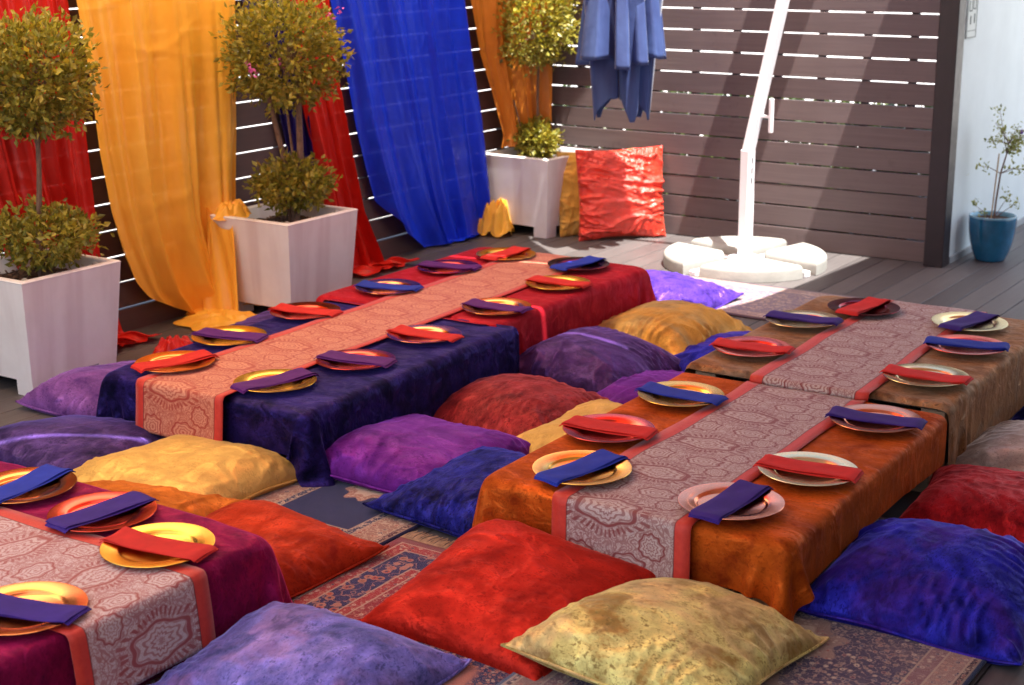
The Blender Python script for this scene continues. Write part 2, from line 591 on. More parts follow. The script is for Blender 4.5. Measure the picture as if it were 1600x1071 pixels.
# ---- knotted rugs: nested borders and a mirrored flower field
def rug_mat(name, w, l, bands, field, motif, medal=None, mscale=26, wear=0.0, lines=(0.42, 0.30, 0.22)):
    """bands: list of (distance from edge, base colour, (motif colours), motif scale)."""
    t = NT(name)
    o = t.sep(t.co('Object'))
    au = t.math('ABSOLUTE', o[0])
    av = t.math('ABSOLUTE', o[1])
    d = t.math('MINIMUM', t.math('SUBTRACT', w / 2, au), t.math('SUBTRACT', l / 2, av))
    mir = t.comb(au, av, 0.0)

    def orn(vec, scale, base, cols, lines=lines):
        vc = t.voro(vec, scale, 'F1', 'Color')
        vd = t.voro(vec, scale, 'F1', 'Distance')
        ed = t.voro(vec, scale, 'DISTANCE_TO_EDGE')
        pick = t.sep(vc)[0]
        n = len(cols)
        cc = t.ramp(pick, [(i / n, c) for i, c in enumerate(cols)], 'CONSTANT')
        rose = t.math('SUBTRACT', 1.0, t.step(t.math('ABSOLUTE', t.math('SUBTRACT', vd, 0.33)), 0.05, 0.02))
        eye = t.math('SUBTRACT', 1.0, t.step(vd, 0.16, 0.03))
        blob = t.math('SUBTRACT', 1.0, t.step(vd, 0.38, 0.03))
        c = t.mix(blob, base, cc)
        c = t.mix(t.math('MULTIPLY', rose, 0.85), c, lines)
        c = t.mix(eye, c, base)
        vine = t.math('SUBTRACT', 1.0, t.step(t.math('ABSOLUTE', t.math('SUBTRACT', t.noise(vec, scale * 0.8, 2, 0.5), 0.5)), 0.018, 0.012))
        return t.mix(t.math('MULTIPLY', vine, 0.8), c, lines)

    c = orn(mir, mscale, field, motif) if motif else t.mix(t.noise(mir, 9, 4, 0.6), sc(field, 0.8), sc(field, 1.5))
    if medal:
        rr = None
        for (mx_, my_, rx, ry, mb, mc) in medal:
            a = t.math('DIVIDE', t.math('SUBTRACT', au if mx_ >= 0 else o[0], abs(mx_)), rx)
            b = t.math('DIVIDE', t.math('SUBTRACT', av, my_), ry)
            r2 = t.math('SQRT', t.math('ADD', t.math('MULTIPLY', a, a), t.math('MULTIPLY', b, b)))
            th = t.math('ARCTAN2', b, a)
            r2 = t.math('MULTIPLY', r2, t.math('ADD', 1.0, t.math('MULTIPLY', t.math('COSINE', t.math('MULTIPLY', th, 8.0)), 0.12)))
            inside = t.math('SUBTRACT', 1.0, t.step(r2, 1.0, 0.03))
            c = t.mix(inside, c, orn(mir, mscale * 1.5, mb, mc))
            c = t.mix(t.math('SUBTRACT', 1.0, t.step(t.math('ABSOLUTE', t.math('SUBTRACT', r2, 0.45)), 0.2, 0.05)), c, mc[0])
    for dist, base, cols, ms in bands:
        k = t.math('SUBTRACT', 1.0, t.step(d, dist, 0.0015))
        bc = orn(mir, ms, base, cols) if cols else base
        c = t.mix(k, c, bc)
        ln = t.math('SUBTRACT', 1.0, t.step(t.math('ABSOLUTE', t.math('SUBTRACT', d, dist)), 0.003, 0.001))
        c = t.mix(t.math('MULTIPLY', ln, 0.8), c, (0.42, 0.30, 0.22))
    full = t.comb(o[0], o[1], 0.0)
    pile = t.noise(full, 420, 2, 0.6)
    c = t.mix(0.35, c, t.mix(1.0, c, t.ramp(pile, [(0.3, (0.5, 0.5, 0.5)), (0.7, (1.3, 1.3, 1.3))]), 'MULTIPLY'))
    wr = t.step(t.noise(full, 3.0, 4, 0.6), 0.55, 0.12)
    c = t.mix(t.math('MULTIPLY', wr, wear), c, (0.34, 0.22, 0.19))
    nrm = t.bump(pile, 0.6, 0.004)
    return t.done(t.princ(c, 0.9, nrm, spec=0.1, sheen=0.3))


# ------------------------------------------------------------------ cloth solving (position based, in numpy)
def _solve_grid(P, W, rx, ry, k_bend):
    """One pass over a grid P[r,c,3]; W is 1 for free points, 0 for pinned ones."""
    def go(sa, sb, rest, k):
        a = P[sa]
        b = P[sb]
        wa = W[sa]
        wb = W[sb]
        s = wa + wb
        s[s == 0] = 1
        d = b - a
        ln = np.sqrt((d * d).sum(-1, keepdims=True)) + 1e-9
        cor = d * ((ln - rest) / ln * k) / s
        P[sa] = a + cor * wa
        P[sb] = b - cor * wb
    n, mm = P.shape[:2]
    A = slice(None)
    for s in (0, 1):
        e = (mm - s) // 2 * 2
        if e >= 2:
            go((A, slice(s, s + e, 2)), (A, slice(s + 1, s + e, 2)), rx, 1.0)
        e = (n - s) // 2 * 2
        if e >= 2:
            go((slice(s, s + e, 2), A), (slice(s + 1, s + e, 2), A), ry, 1.0)
    dg = math.hypot(rx, ry)
    for s in (0, 1):
        e = (n - s) // 2 * 2
        if e < 2:
            continue
        r0 = slice(s, s + e, 2)
        r1 = slice(s + 1, s + e, 2)
        go((r0, slice(0, mm - 1)), (r1, slice(1, mm)), dg, 0.25)
        go((r0, slice(1, mm)), (r1, slice(0, mm - 1)), dg, 0.25)
    if k_bend > 0:
        for s in (0, 1, 2, 3):
            if s + 2 < mm:
                cols = np.arange(s, mm - 2, 4)
                go((A, cols), (A, cols + 2), 2 * rx, k_bend)
            if s + 2 < n:
                rows = np.arange(s, n - 2, 4)
                go((rows, A), (rows + 2, A), 2 * ry, k_bend)


def cushion_mesh(name, T, B):
    n = T.shape[0]
    verts = list(T.reshape(-1, 3))
    bi = -np.ones((n, n), int)
    for j in range(n):
        for i in range(n):
            if 0 < j < n - 1 and 0 < i < n - 1:
                bi[j, i] = len(verts)
                verts.append(B[j, i])
            else:
                bi[j, i] = j * n + i
    f = []
    for j in range(n - 1):
        for i in range(n - 1):
            f.append((j * n + i, j * n + i + 1, (j + 1) * n + i + 1, (j + 1) * n + i))
            f.append((bi[j, i], bi[j + 1, i], bi[j + 1, i + 1], bi[j, i + 1]))
    return mesh(name, verts, f, True)


def sim_cloth(hx, hy, zt, ov, boxes, seed, h=0.026, steps=90, top_off=0.004, bend=0.02, wob=0.006):
    """A cloth laid over a low table; ov = overhang (left, right, near, far). Only what hangs over moves."""
    g = np.random.default_rng(seed)
    x0, x1, y0, y1 = -hx - ov[0], hx + ov[1], -hy - ov[2], hy + ov[3]
    nx = int(round((x1 - x0) / h)) + 1
    ny = int(round((y1 - y0) / h)) + 1
    xs = np.linspace(x0, x1, nx)
    ys = np.linspace(y0, y1, ny)
    X, Y = np.meshgrid(xs, ys)
    P = np.stack([X, Y, np.full_like(X, zt + top_off)], -1)
    over = np.maximum(np.maximum(np.abs(X) - hx, 0), np.maximum(np.abs(Y) - hy, 0))
    P[..., 2] += wob * g.standard_normal((ny, nx)) * (over > 0)
    P[..., 2] -= over * 0.2
    pin = (np.abs(X) < hx - 0.05) & (np.abs(Y) < hy - 0.05)
    W = np.where(pin, 0.0, 1.0)[..., None]
    V = np.zeros_like(P)
    rx, ry = (x1 - x0) / (nx - 1), (y1 - y0) / (ny - 1)
    dt = 1 / 70
    allb = [(0, 0, hx, hy, zt)] + list(boxes)

    def collide():
        hit = np.zeros(P.shape[:2], bool)
        for cx, cy, bx, by, bz in allb:
            mg = 0.004
            dx = bx + mg - np.abs(P[..., 0] - cx)
            dy = by + mg - np.abs(P[..., 1] - cy)
            dz = bz + top_off - P[..., 2]
            ins = (dx > 0) & (dy > 0) & (dz > 0)
            if not ins.any():
                continue
            mn = np.minimum(np.minimum(dx, dy), dz)
            s = ins & (dz <= mn)
            P[..., 2][s] += dz[s]
            s2 = ins & ~s & (dx <= mn)
            P[..., 0][s2] += (np.sign(P[..., 0] - cx) * dx)[s2]
            s3 = ins & ~s & ~s2
            P[..., 1][s3] += (np.sign(P[..., 1] - cy) * dy)[s3]
            hit |= ins
        lo = P[..., 2] < 0.006
        P[..., 2][lo] = 0.006
        return hit | lo
    for it in range(steps):
        V *= 0.97 if it < steps * 0.6 else 0.88
        V[..., 2] -= 9.8 * dt
        V *= W
        old = P.copy()
        P += V * dt
        for sub in range(7):
            _solve_grid(P, W, rx, ry, bend)
            hit = collide()
        V = (P - old) / dt
        V[hit] *= 0.5
    uv = np.stack([X, Y], -1)
    return P, uv


# ------------------------------------------------------------------ the setting
gb = MB()
gb.box(-120, 120, -120, 120, -0.6, -0.2)
tag(link('ground', gb.mesh('ground'), M['ground']), kind='structure')
deck = bpy.data.objects.new('deck_floor', None)
C.objects.link(deck)
tag(deck, kind='structure')
db = MB()
db.box(-6.3, 2.6, -3.0, 13.5, -0.19, -0.05)
link('deck_base', db.mesh('deck_base'), M['batten'], deck)
PITCH = 0.145
bmeshes = {}


def board(x, y0, y1):
    ln = round(y1 - y0, 2)
    if ln not in bmeshes:
        b = MB()
        b.box(-PITCH / 2 + 0.0025, PITCH / 2 - 0.0025, 0, ln - 0.003, -0.024, 0.0, 0.002)
        me = b.mesh('board')
        me.materials.append(M['deck'])
        bmeshes[ln] = me
    link('board', bmeshes[ln], None, deck, (x, y0, rng.uniform(-0.0008, 0.0)))


k = 0
x = -6.2
while x < 2.4:
    yj = (-3.0, 2.4, 7.8, 13.2) if k % 2 else (-3.0, -0.3, 5.1, 10.5, 13.2)
    for a, b in zip(yj[:-1], yj[1:]):
        if x < 0.3 or b < 6:
            board(x, a, b)
    x += PITCH
    k += 1

# back fence: slats on battens, dark end post
FY = 8.88
fence = empty('slat_fence', 'brown slatted fence behind the white umbrella mast, sunlight bands across it', 'fence', (-4.4, FY, 0))
sb = MB()
sb.box(-1.45, 1.43, 0, 0.022, 0.0040, 0.1295, 0.002)
slat_me = sb.mesh('slat')
slat_me.materials.append(M['slat'])
for k in range(16):
    link('slat', slat_me, None, fence, (rng.uniform(-0.004, 0.004), rng.uniform(-0.0015, 0.0015), 0.1345 * k + rng.uniform(-0.001, 0.001)))
bb = MB()
bb.box(-0.019, 0.019, 0.026, 0.07, -0.05, 2.16)
bat_me = bb.mesh('batten')
bat_me.materials.append(M['batten'])
for k in range(10):
    link('batten', bat_me, None, fence, (-1.34 + 0.2885 * k, 0, 0))
pb = MB()
pb.box(1.435, 1.55, -0.075, 0.05, 0.0, 2.4, 0.004)
po = link('post', pb.mesh('post'), M['post'], fence)
pb = MB()
pb.box(1.428, 1.4345, -0.055, -0.004, 0.0, 2.4)
link('post_trim', pb.mesh('post_trim'), M['batten'], po)

FX = -5.85
fence2 = empty('slat_fence', 'dark slatted fence on the left behind the hanging coloured cloths', 'fence', (FX, 5.4, 0))
sb = MB()
sb.box(-0.022, 0, -4.4, 3.46, 0.0040, 0.1315, 0.002)
slat2 = sb.mesh('slat')
slat2.materials.append(M['slat_y'])
for k in range(16):
    link('slat', slat2, None, fence2, (rng.uniform(-0.0015, 0.0015), rng.uniform(-0.004, 0.004), 0.1362 * k - 0.012 + rng.uniform(-0.001, 0.001)))
bb = MB()
bb.box(-0.07, -0.026, -0.019, 0.019, -0.05, 2.18)
bat2 = bb.mesh('batten')
bat2.materials.append(M['batten'])
for k in range(11):
    link('batten', bat2, None, fence2, (0, -4.2 + 0.74 * k, 0))

# pale wall past the fence post, going back
wl = empty('pale_wall', 'pale blue painted wall beside the dark fence post, blue pot before it', 'wall', (-2.86, 8.935, 0))
b = MB()
b.box(-0.08, 0, 0, 4.5, 0.0, 3.0)
link('wall_face', b.mesh('wall_face'), M['palewall'], wl)
b = MB()
b.box(0.001, 0.014, 0.002, 4.5, 0.0, 0.045, 0.003)
link('skirting', b.mesh('skirting'), M['skirt'], wl)

# unseen dark wall added on the right to block side light
hw_ = empty('light_block_wall', 'unseen dark boarded wall added on the right to block side light', 'wall', (1.25, 3.0, 0))
for k in range(20):
    b = MB()
    b.box(0, 0.03, -6.5, 5.6, 0.15 * k + 0.002, 0.15 * k + 0.148, 0.003)
    link('blocker_board', b.mesh('blocker_board'), M['slat_y'], hw_)
b = MB()
b.box(0.031, 0.2, -6.5, 5.6, 0, 3.02)
link('blocker_core', b.mesh('blocker_core'), M['batten'], hw_)

# notice on the pale wall
sg = empty('wall_notice', 'narrow pale notice with dark upright lettering on the pale blue wall', 'sign', (-2.859, 8.965, 1.335))
b = MB()
b.box(0, 0.006, 0, 0.185, 0, 0.42, 0.001)
link('notice_board', b.mesh('notice_board'), M['sign'], sg)
b = MB()
for (y0, y1, z0, z1) in [(0.006, 0.011, 0.004, 0.41), (0.174, 0.179, 0.004, 0.41), (0.0115, 0.1735, 0.004, 0.008), (0.0115, 0.1735, 0.042, 0.046), (0.0115, 0.1735, 0.405, 0.41)]:
    b.box(0.0062, 0.0075, y0, y1, z0, z1)
link('notice_border', b.mesh('notice_border'), M['ink'], sg)
for (y0, z0, hh) in [(0.055, 0.08, 0.05), (0.125, 0.085, 0.055), (0.048, 0.245, 0.045), (0.118, 0.255, 0.045), (0.048, 0.32, 0.045), (0.118, 0.33, 0.045)]:
    b = MB()
    b.box(0.0062, 0.0072, y0, y0 + 0.022, z0, z0 + hh)
    link('letter', b.mesh('letter'), M['ink'], sg)
for (yc, z0) in [(0.06, 0.155), (0.128, 0.165)]:
    b = MB()
    prof = [(yc - 0.026, z0 + 0.065), (yc - 0.026, z0), (yc + 0.026, z0), (yc + 0.026, z0 + 0.065), (yc + 0.018, z0 + 0.065), (yc + 0.018, z0 + 0.008), (yc - 0.018, z0 + 0.008), (yc - 0.018, z0 + 0.065)]
    vs = [(xx, py, pz) for xx in (0.0062, 0.0072) for (py, pz) in prof]
    b.add(vs, [tuple(range(8, 16))[::-1], tuple(range(8))] + [(i, (i + 1) % 8, 8 + (i + 1) % 8, 8 + i) for i in range(8)])
    link('letter', b.mesh('letter'), M['ink'], sg)


# ------------------------------------------------------------------ foliage
def leaf_cloud(pts, size, seed, up=0.3, outward=None):
    g = np.random.default_rng(seed)
    n = len(pts)
    d = g.standard_normal((n, 3))
    if outward is not None:
        d = d * 0.75 + outward * 0.9
    d[:, 2] += up
    d /= np.linalg.norm(d, axis=1, keepdims=True)
    s = g.standard_normal((n, 3))
    s -= d * (s * d).sum(1, keepdims=True)
    s /= np.linalg.norm(s, axis=1, keepdims=True)
    nn = np.cross(d, s)
    L = size * g.uniform(0.65, 1.25, (n, 1))
    Wd = L * g.uniform(0.22, 0.32, (n, 1))
    v = np.stack([pts, pts + d * L * 0.45 + s * Wd + nn * L * 0.08, pts + d * L - nn * L * 0.05, pts + d * L * 0.45 - s * Wd + nn * L * 0.08], 1)
    vs = v.reshape(-1, 3)
    fs = []
    for i in range(n):
        a = 4 * i
        fs += [(a, a + 1, a + 2), (a, a + 2, a + 3)]
    return vs, fs


def blob_points(n, c, r, seed, squash=(1, 1, 1), lump=0.16, shell=0.55):
    g = np.random.default_rng(seed)
    d = g.standard_normal((n, 3))
    d /= np.linalg.norm(d, axis=1, keepdims=True)
    ph = g.uniform(0, 6.28, (7, 1))
    ax = g.standard_normal((7, 3)) * 3.2
    bump = np.sin(d @ ax.T + ph.T).mean(1) * 2.2
    rad = r * (1 + lump * bump) * (shell + (1 - shell) * g.uniform(0, 1, n) ** 0.6)
    tw = g.integers(0, 220, n)
    td = g.standard_normal((220, 3)) * 0.10
    p = (d + td[tw] * 0.8) * rad[:, None] * np.array(squash) + np.array(c)
    return p, d


def foliage(name, parent, n, c, r, seed, size, squash=(1, 1, 1), mat='leaf', lump=0.16, shell=0.6, zmin=None):
    p, d = blob_points(n, c, r, seed, squash, lump, shell)
    if zmin is not None:
        k = p[:, 2] > zmin
        p, d = p[k], d[k]
    g = np.random.default_rng(seed + 9)
    for _ in range(int(n / 45)):
        dv = g.standard_normal(3)
        dv /= np.linalg.norm(dv)
        L = g.uniform(1.0, 1.24)
        k = np.linspace(0.78, L, 9)[:, None]
        q_ = np.array(c) + dv * r * k * np.array(squash) + g.normal(0, 0.008, (9, 3)) + np.array([[0, 0, 0.02]]) * (k - 0.78)
        p = np.concatenate([p, q_])
        d = np.concatenate([d, np.tile(dv, (9, 1))])
    vs, fs = leaf_cloud(p, size, seed + 1, 0.25, d)
    o = link(name, mesh(name, vs, fs), M[mat], parent)
    o['kind'] = 'stuff'
    return o


def planter(x, y, rot, label):
    t = empty('planter', label, 'planter', (x, y, 0), (0, 0, R(rot)), 'square white planters')
    hb, ht, H, zf = 0.235, 0.278, 0.53, 0.07
    hw = lambda z: hb + (ht - hb) * z / H
    b = MB()
    th = 0.035

    def ring(hh, z):
        return [(-hh, -hh, z), (hh, -hh, z), (hh, hh, z), (-hh, hh, z)]
    rings = [ring(hw(zf), zf), ring(ht - 0.002, H - 0.012), ring(ht, H - 0.006), ring(ht - 0.006, H), ring(ht - th + 0.004, H), ring(ht - th, H - 0.006), ring(ht - th - 0.02, H - 0.10)]
    vs = [v for r_ in rings for v in r_]
    fs = []
    for k in range(len(rings) - 1):
        for i in range(4):
            j = (i + 1) % 4
            fs.append((k * 4 + i, k * 4 + j, k * 4 + 4 + j, k * 4 + 4 + i))
    fs.append((3, 2, 1, 0))
    b.add(vs, fs)
    fl = 0.105
    for sx in (-1, 1):
        for sy in (-1, 1):
            a0, a1 = hw(0), hw(zf) - 0.0004
            q = []
            for (o_, z) in ((a0, 0.0), (a1, zf - 0.0004)):
                xs = sorted((sx * o_, sx * (o_ - fl)))
                ys = sorted((sy * o_, sy * (o_ - fl)))
                q += [(xs[0], ys[0], z), (xs[1], ys[0], z), (xs[1], ys[1], z), (xs[0], ys[1], z)]
            b.add(q, [(3, 2, 1, 0), (4, 5, 6, 7), (0, 1, 5, 4), (1, 2, 6, 5), (2, 3, 7, 6), (3, 0, 4, 7)])
    o = link('shell', b.mesh('shell'), M['planter'], t)
    # soil with bark chips
    n = 18
    hs = ht - th - 0.0175
    u = np.linspace(-hs, hs, n)
    X, Y = np.meshgrid(u, u)
    Z = H - 0.075 + nrg.uniform(-0.008, 0.012, X.shape)
    link('soil', grid_mesh('soil', np.stack([X, Y, Z], -1)), M['soil'], t)
    b = MB()
    for k in range(160):
        px, py = rng.uniform(-hs + .02, hs - .02), rng.uniform(-hs + .02, hs - .02)
        s = rng.uniform(0.006, 0.016)
        mt = Matrix.Translation((px, py, H - 0.064 + rng.uniform(0, 0.008))) @ Euler((rng.uniform(-.6, .6), rng.uniform(-.6, .6), rng.uniform(0, 6))).to_matrix().to_4x4()
        b.box(-s, s, -s * 0.45, s * 0.45, -0.002, 0.002, 0, mt)
    co_ = link('bark_chips', b.mesh('bark_chips'), M['chip'], t)
    co_['kind'] = 'stuff'
    b = MB()
    prof = [(0.0005, 0.0)] + [(0.016 * math.sin(a), 0.016 - 0.016 * math.cos(a)) for a in np.linspace(0.2, PI - 0.02, 8)]
    b.lathe(prof, 12)
    me = autosmooth(b.mesh('pebble'))
    me.materials.append(M['concrete'])
    for (px, py) in ((hs - 0.03, -hs + 0.03), (hs - 0.03, hs - 0.03)):
        link('pebble', me, None, t, (px, py, H - 0.07 + 0.035), None)
    return t


def topiary(x, y, label, seed, trunks, r=0.26, cz=1.35, lr=0.19, lz=0.68, lsq=(1.05, 1.05, 0.72), cx=(0, 0), lx=(0, 0), nleaf=3000, flowers=None):
    t = empty('topiary_tree', label, 'tree', (x, y, 0.455), (0, 0, 0), 'ball topiary trees')
    z0 = 0.455
    b = MB()
    for (bx, by, tx, ty, rr) in trunks:
        pts = []
        for k in range(9):
            f = k / 8
            pts.append((bx + (tx - bx) * f + 0.008 * math.sin(f * 7 + seed), by + (ty - by) * f + 0.008 * math.cos(f * 5 + seed), -0.03 + (cz - z0 - 0.02) * f))
        b.tube(pts, [rr * (1.15 - 0.45 * k / 8) for k in range(9)], 8)
    # twigs inside the crown and the bush
    g = random.Random(seed)
    for k in range(26):
        a, e = g.uniform(0, 6.28), g.uniform(-0.5, 1.3)
        L = r * g.uniform(0.6, 0.95)
        p0 = Vector((cx[0], cx[1], cz - z0 - 0.08))
        p1 = p0 + Vector((math.cos(a) * math.cos(e), math.sin(a) * math.cos(e), math.sin(e))) * L
        b.tube([p0, (p0 + p1) / 2 + Vector((0, 0, 0.02)), p1], [0.006, 0.004, 0.002], 5, False)
    for k in range(12):
        a = g.uniform(0, 6.28)
        p1 = Vector((lx[0] + math.cos(a) * lr * 0.7, lx[1] + math.sin(a) * lr * 0.7, lz - z0 + g.uniform(-0.05, 0.05)))
        b.tube([(lx[0] * .3, lx[1] * .3, -0.02), (lx[0] + math.cos(a) * 0.04, lx[1] + math.sin(a) * 0.04, 0.08), p1], [0.006, 0.005, 0.002], 5, False)
    link('trunk', autosmooth(b.mesh('trunk')), M['bark'], t)
    foliage('crown', t, nleaf, (cx[0], cx[1], cz - z0), r, seed * 3 + 1, 0.036, (1, 1, 1.0), lump=0.21, shell=0.5)
    foliage('lower_foliage', t, int(nleaf * 0.42), (lx[0], lx[1], lz - z0), lr, seed * 5 + 2, 0.038, lsq, lump=0.22, shell=0.4)
    if flowers:
        pv, pf = [], []
        for (fx, fy, fz) in flowers:
            pp = np.array((fx, fy, fz)) + nrg.uniform(-0.02, 0.02, (8, 3))
            vs, fs = leaf_cloud(pp, 0.022, int(abs(fx * 1e4)) + seed, 0.1)
            nb = len(pv)
            pv += list(vs)
            pf += [tuple(i + nb for i in q) for q in fs]
        link('blossom', mesh('blossom', pv, pf), M['flower'], t)
    return t


planter(-5.557, 4.355, 0, 'white square planter at the left edge of the picture, lilac cushion beside it')
planter(-5.487, 5.958, 0, 'white square planter between the orange and the red hanging cloths')
planter(-5.555, 8.56, -4, 'white square planter in the fence corner beside the standing red cushion')
topiary(-5.50, 4.40, 'ball topiary with one straight trunk in the planter at the left edge', 3, [(-0.03, -0.01, 0.0, 0.0, 0.013)], 0.262, 1.36, 0.20, 0.655, (1.18, 1.18, 0.62), nleaf=4200)
topiary(-5.45, 5.98, 'ball topiary on two splayed stems with pink blossoms, in the middle planter', 5,
        [(0.02, 0.0, -0.09, -0.06, 0.017), (0.02, 0.0, 0.07, 0.05, 0.019), (0.01, 0.01, 0.01, -0.01, 0.008)], 0.285, 1.36, 0.165, 0.675, (1.12, 1.12, 0.85), nleaf=4400,
        flowers=[(-0.01, -0.26, 0.86), (0.02, -0.27, 0.84), (0.0, -0.25, 0.83), (0.13, -0.2, 0.87), (0.22, 0.12, 1.10), (0.25, 0.15, 1.12)])
t3 = topiary(-5.60, 8.59, 'ball topiary lit yellow by the sun in the corner planter', 8, [(0.03, 0.02, 0.0, 0.0, 0.010)], 0.285, 1.36, 0.15, 0.61, (1.05, 1.05, 0.8), lx=(0.0, 0.0), nleaf=4600)
b = MB()
b.tube([(-0.02, -0.04, -0.02), (-0.10, -0.12, 0.42)], 0.006, 6)
link('stake', b.mesh('stake'), M['bark'], t3)

# glazed pot and sapling by the pale wall
b = MB()
b.lathe([(0.001, 0.0), (0.085, 0.0), (0.092, 0.01), (0.112, 0.06), (0.128, 0.12), (0.137, 0.18), (0.141, 0.235), (0.141, 0.262), (0.1405, 0.266)], 40)
t = empty('plant_pot', 'glazed dark blue pot with pale rim on the deck by the pale wall', 'pot', (-2.685, 9.20, 0))
link('pot_body', autosmooth(b.mesh('pot_body'), 60), M['pot'], t)
b = MB()
b.lathe([(0.1405, 0.2662), (0.143, 0.270), (0.141, 0.277), (0.133, 0.278), (0.128, 0.272), (0.125, 0.25), (0.12, 0.22)], 40)
link('pot_rim', autosmooth(b.mesh('pot_rim'), 60), M['potrim'], t)
b = MB()
b.lathe([(0.0005, 0.252), (0.05, 0.256), (0.09, 0.249), (0.124, 0.252)], 32)
link('soil', autosmooth(b.mesh('soil')), M['soil'], t)
t = empty('sapling', 'thin sapling with sparse pale leaves tied to a cane in the blue pot', 'tree', (-2.685, 9.20, 0.25))
b = MB()
tr = [(0.005, 0, -0.02), (0.01, 0.005, 0.12), (0.022, 0.012, 0.28), (0.045, 0.028, 0.40), (0.05, 0.03, 0.46)]
b.tube(tr, [0.006, 0.0055, 0.005, 0.0045, 0.003], 6)
tips = []
g = random.Random(4)
for (px, py, pz), n in ((tr[3], 7), (tr[4], 9), (tr[2], 3)):
    for k in range(n):
        a = g.uniform(0, 6.28)
        L = g.uniform(0.08, 0.19)
        e = g.uniform(-0.1, 1.1)
        p1 = Vector((px, py, pz)) + Vector((math.cos(a) * math.cos(e), math.sin(a) * math.cos(e), math.sin(e))) * L
        b.tube([(px, py, pz), (Vector((px, py, pz)) + p1) / 2 + Vector((0, 0, 0.012)), p1], [0.0028, 0.002, 0.001], 5, False)
        tips += [p1, (Vector((px, py, pz)) + p1 * 2) / 3]
for (qx, qy, qz) in ((-0.10, -0.06, 0.09), (0.11, 0.06, 0.10), (-0.06, -0.03, 0.03), (0.07, 0.03, 0.14)):
    b.tube([(0.0, 0, 0), (qx * .6, qy * .6, qz * .6), (qx, qy, qz)], [0.003, 0.002, 0.001], 5, False)
    tips += [Vector((qx, qy, qz))] * 2
p2 = Vector(tr[4]) + Vector((-0.055, -0.035, 0.2))
b.tube([tr[3], p2], [0.003, 0.0012], 5, False)
tips += [p2, p2, (p2 + Vector(tr[3])) / 2]
link('trunk', autosmooth(b.mesh('trunk')), M['bark'], t)
b = MB()
b.tube([(-0.01, -0.008, -0.02), (0.008, 0.0, 0.40)], 0.0045, 6)
link('cane', b.mesh('cane'), M['cane'], t)
pp = np.concatenate([np.array([tuple(p)] * 9) + nrg.normal(0, 0.02, (9, 3)) for p in tips])
vs, fs = leaf_cloud(pp, 0.026, 21, 0.2)
o = link('leaves', mesh('leaves', vs, fs), M['leaf_pale'], t)
o['kind'] = 'stuff'
b = MB()
b.lathe([(0.0005, -0.014), (0.01, -0.010), (0.014, 0), (0.01, 0.010), (0.0005, 0.014)], 10)
link('flower_head', autosmooth(b.mesh('flower_head')), M['flower_p'], t, (0.11, 0.07, 0.53))

# planting behind the back fence, seen only through the gaps
pts = np.stack([nrg.uniform(-6.0, -3.2, 6500), nrg.uniform(9.0, 10.1, 6500), nrg.uniform(-0.15, 0.85, 6500)], 1)
vs, fs = leaf_cloud(pts, 0.10, 77, 0.3)
tag(link('hedge', mesh('hedge', vs, fs), M['leaf_dark']), 'low green planting seen through the lower gaps of the fence', 'hedge', kind='stuff')


# ------------------------------------------------------------------ hanging cloths
def interp(poly, z):
    zs = [p[1] for p in poly][::-1]
    ys = [p[0] for p in poly][::-1]
    return np.interp(z, zs, ys)


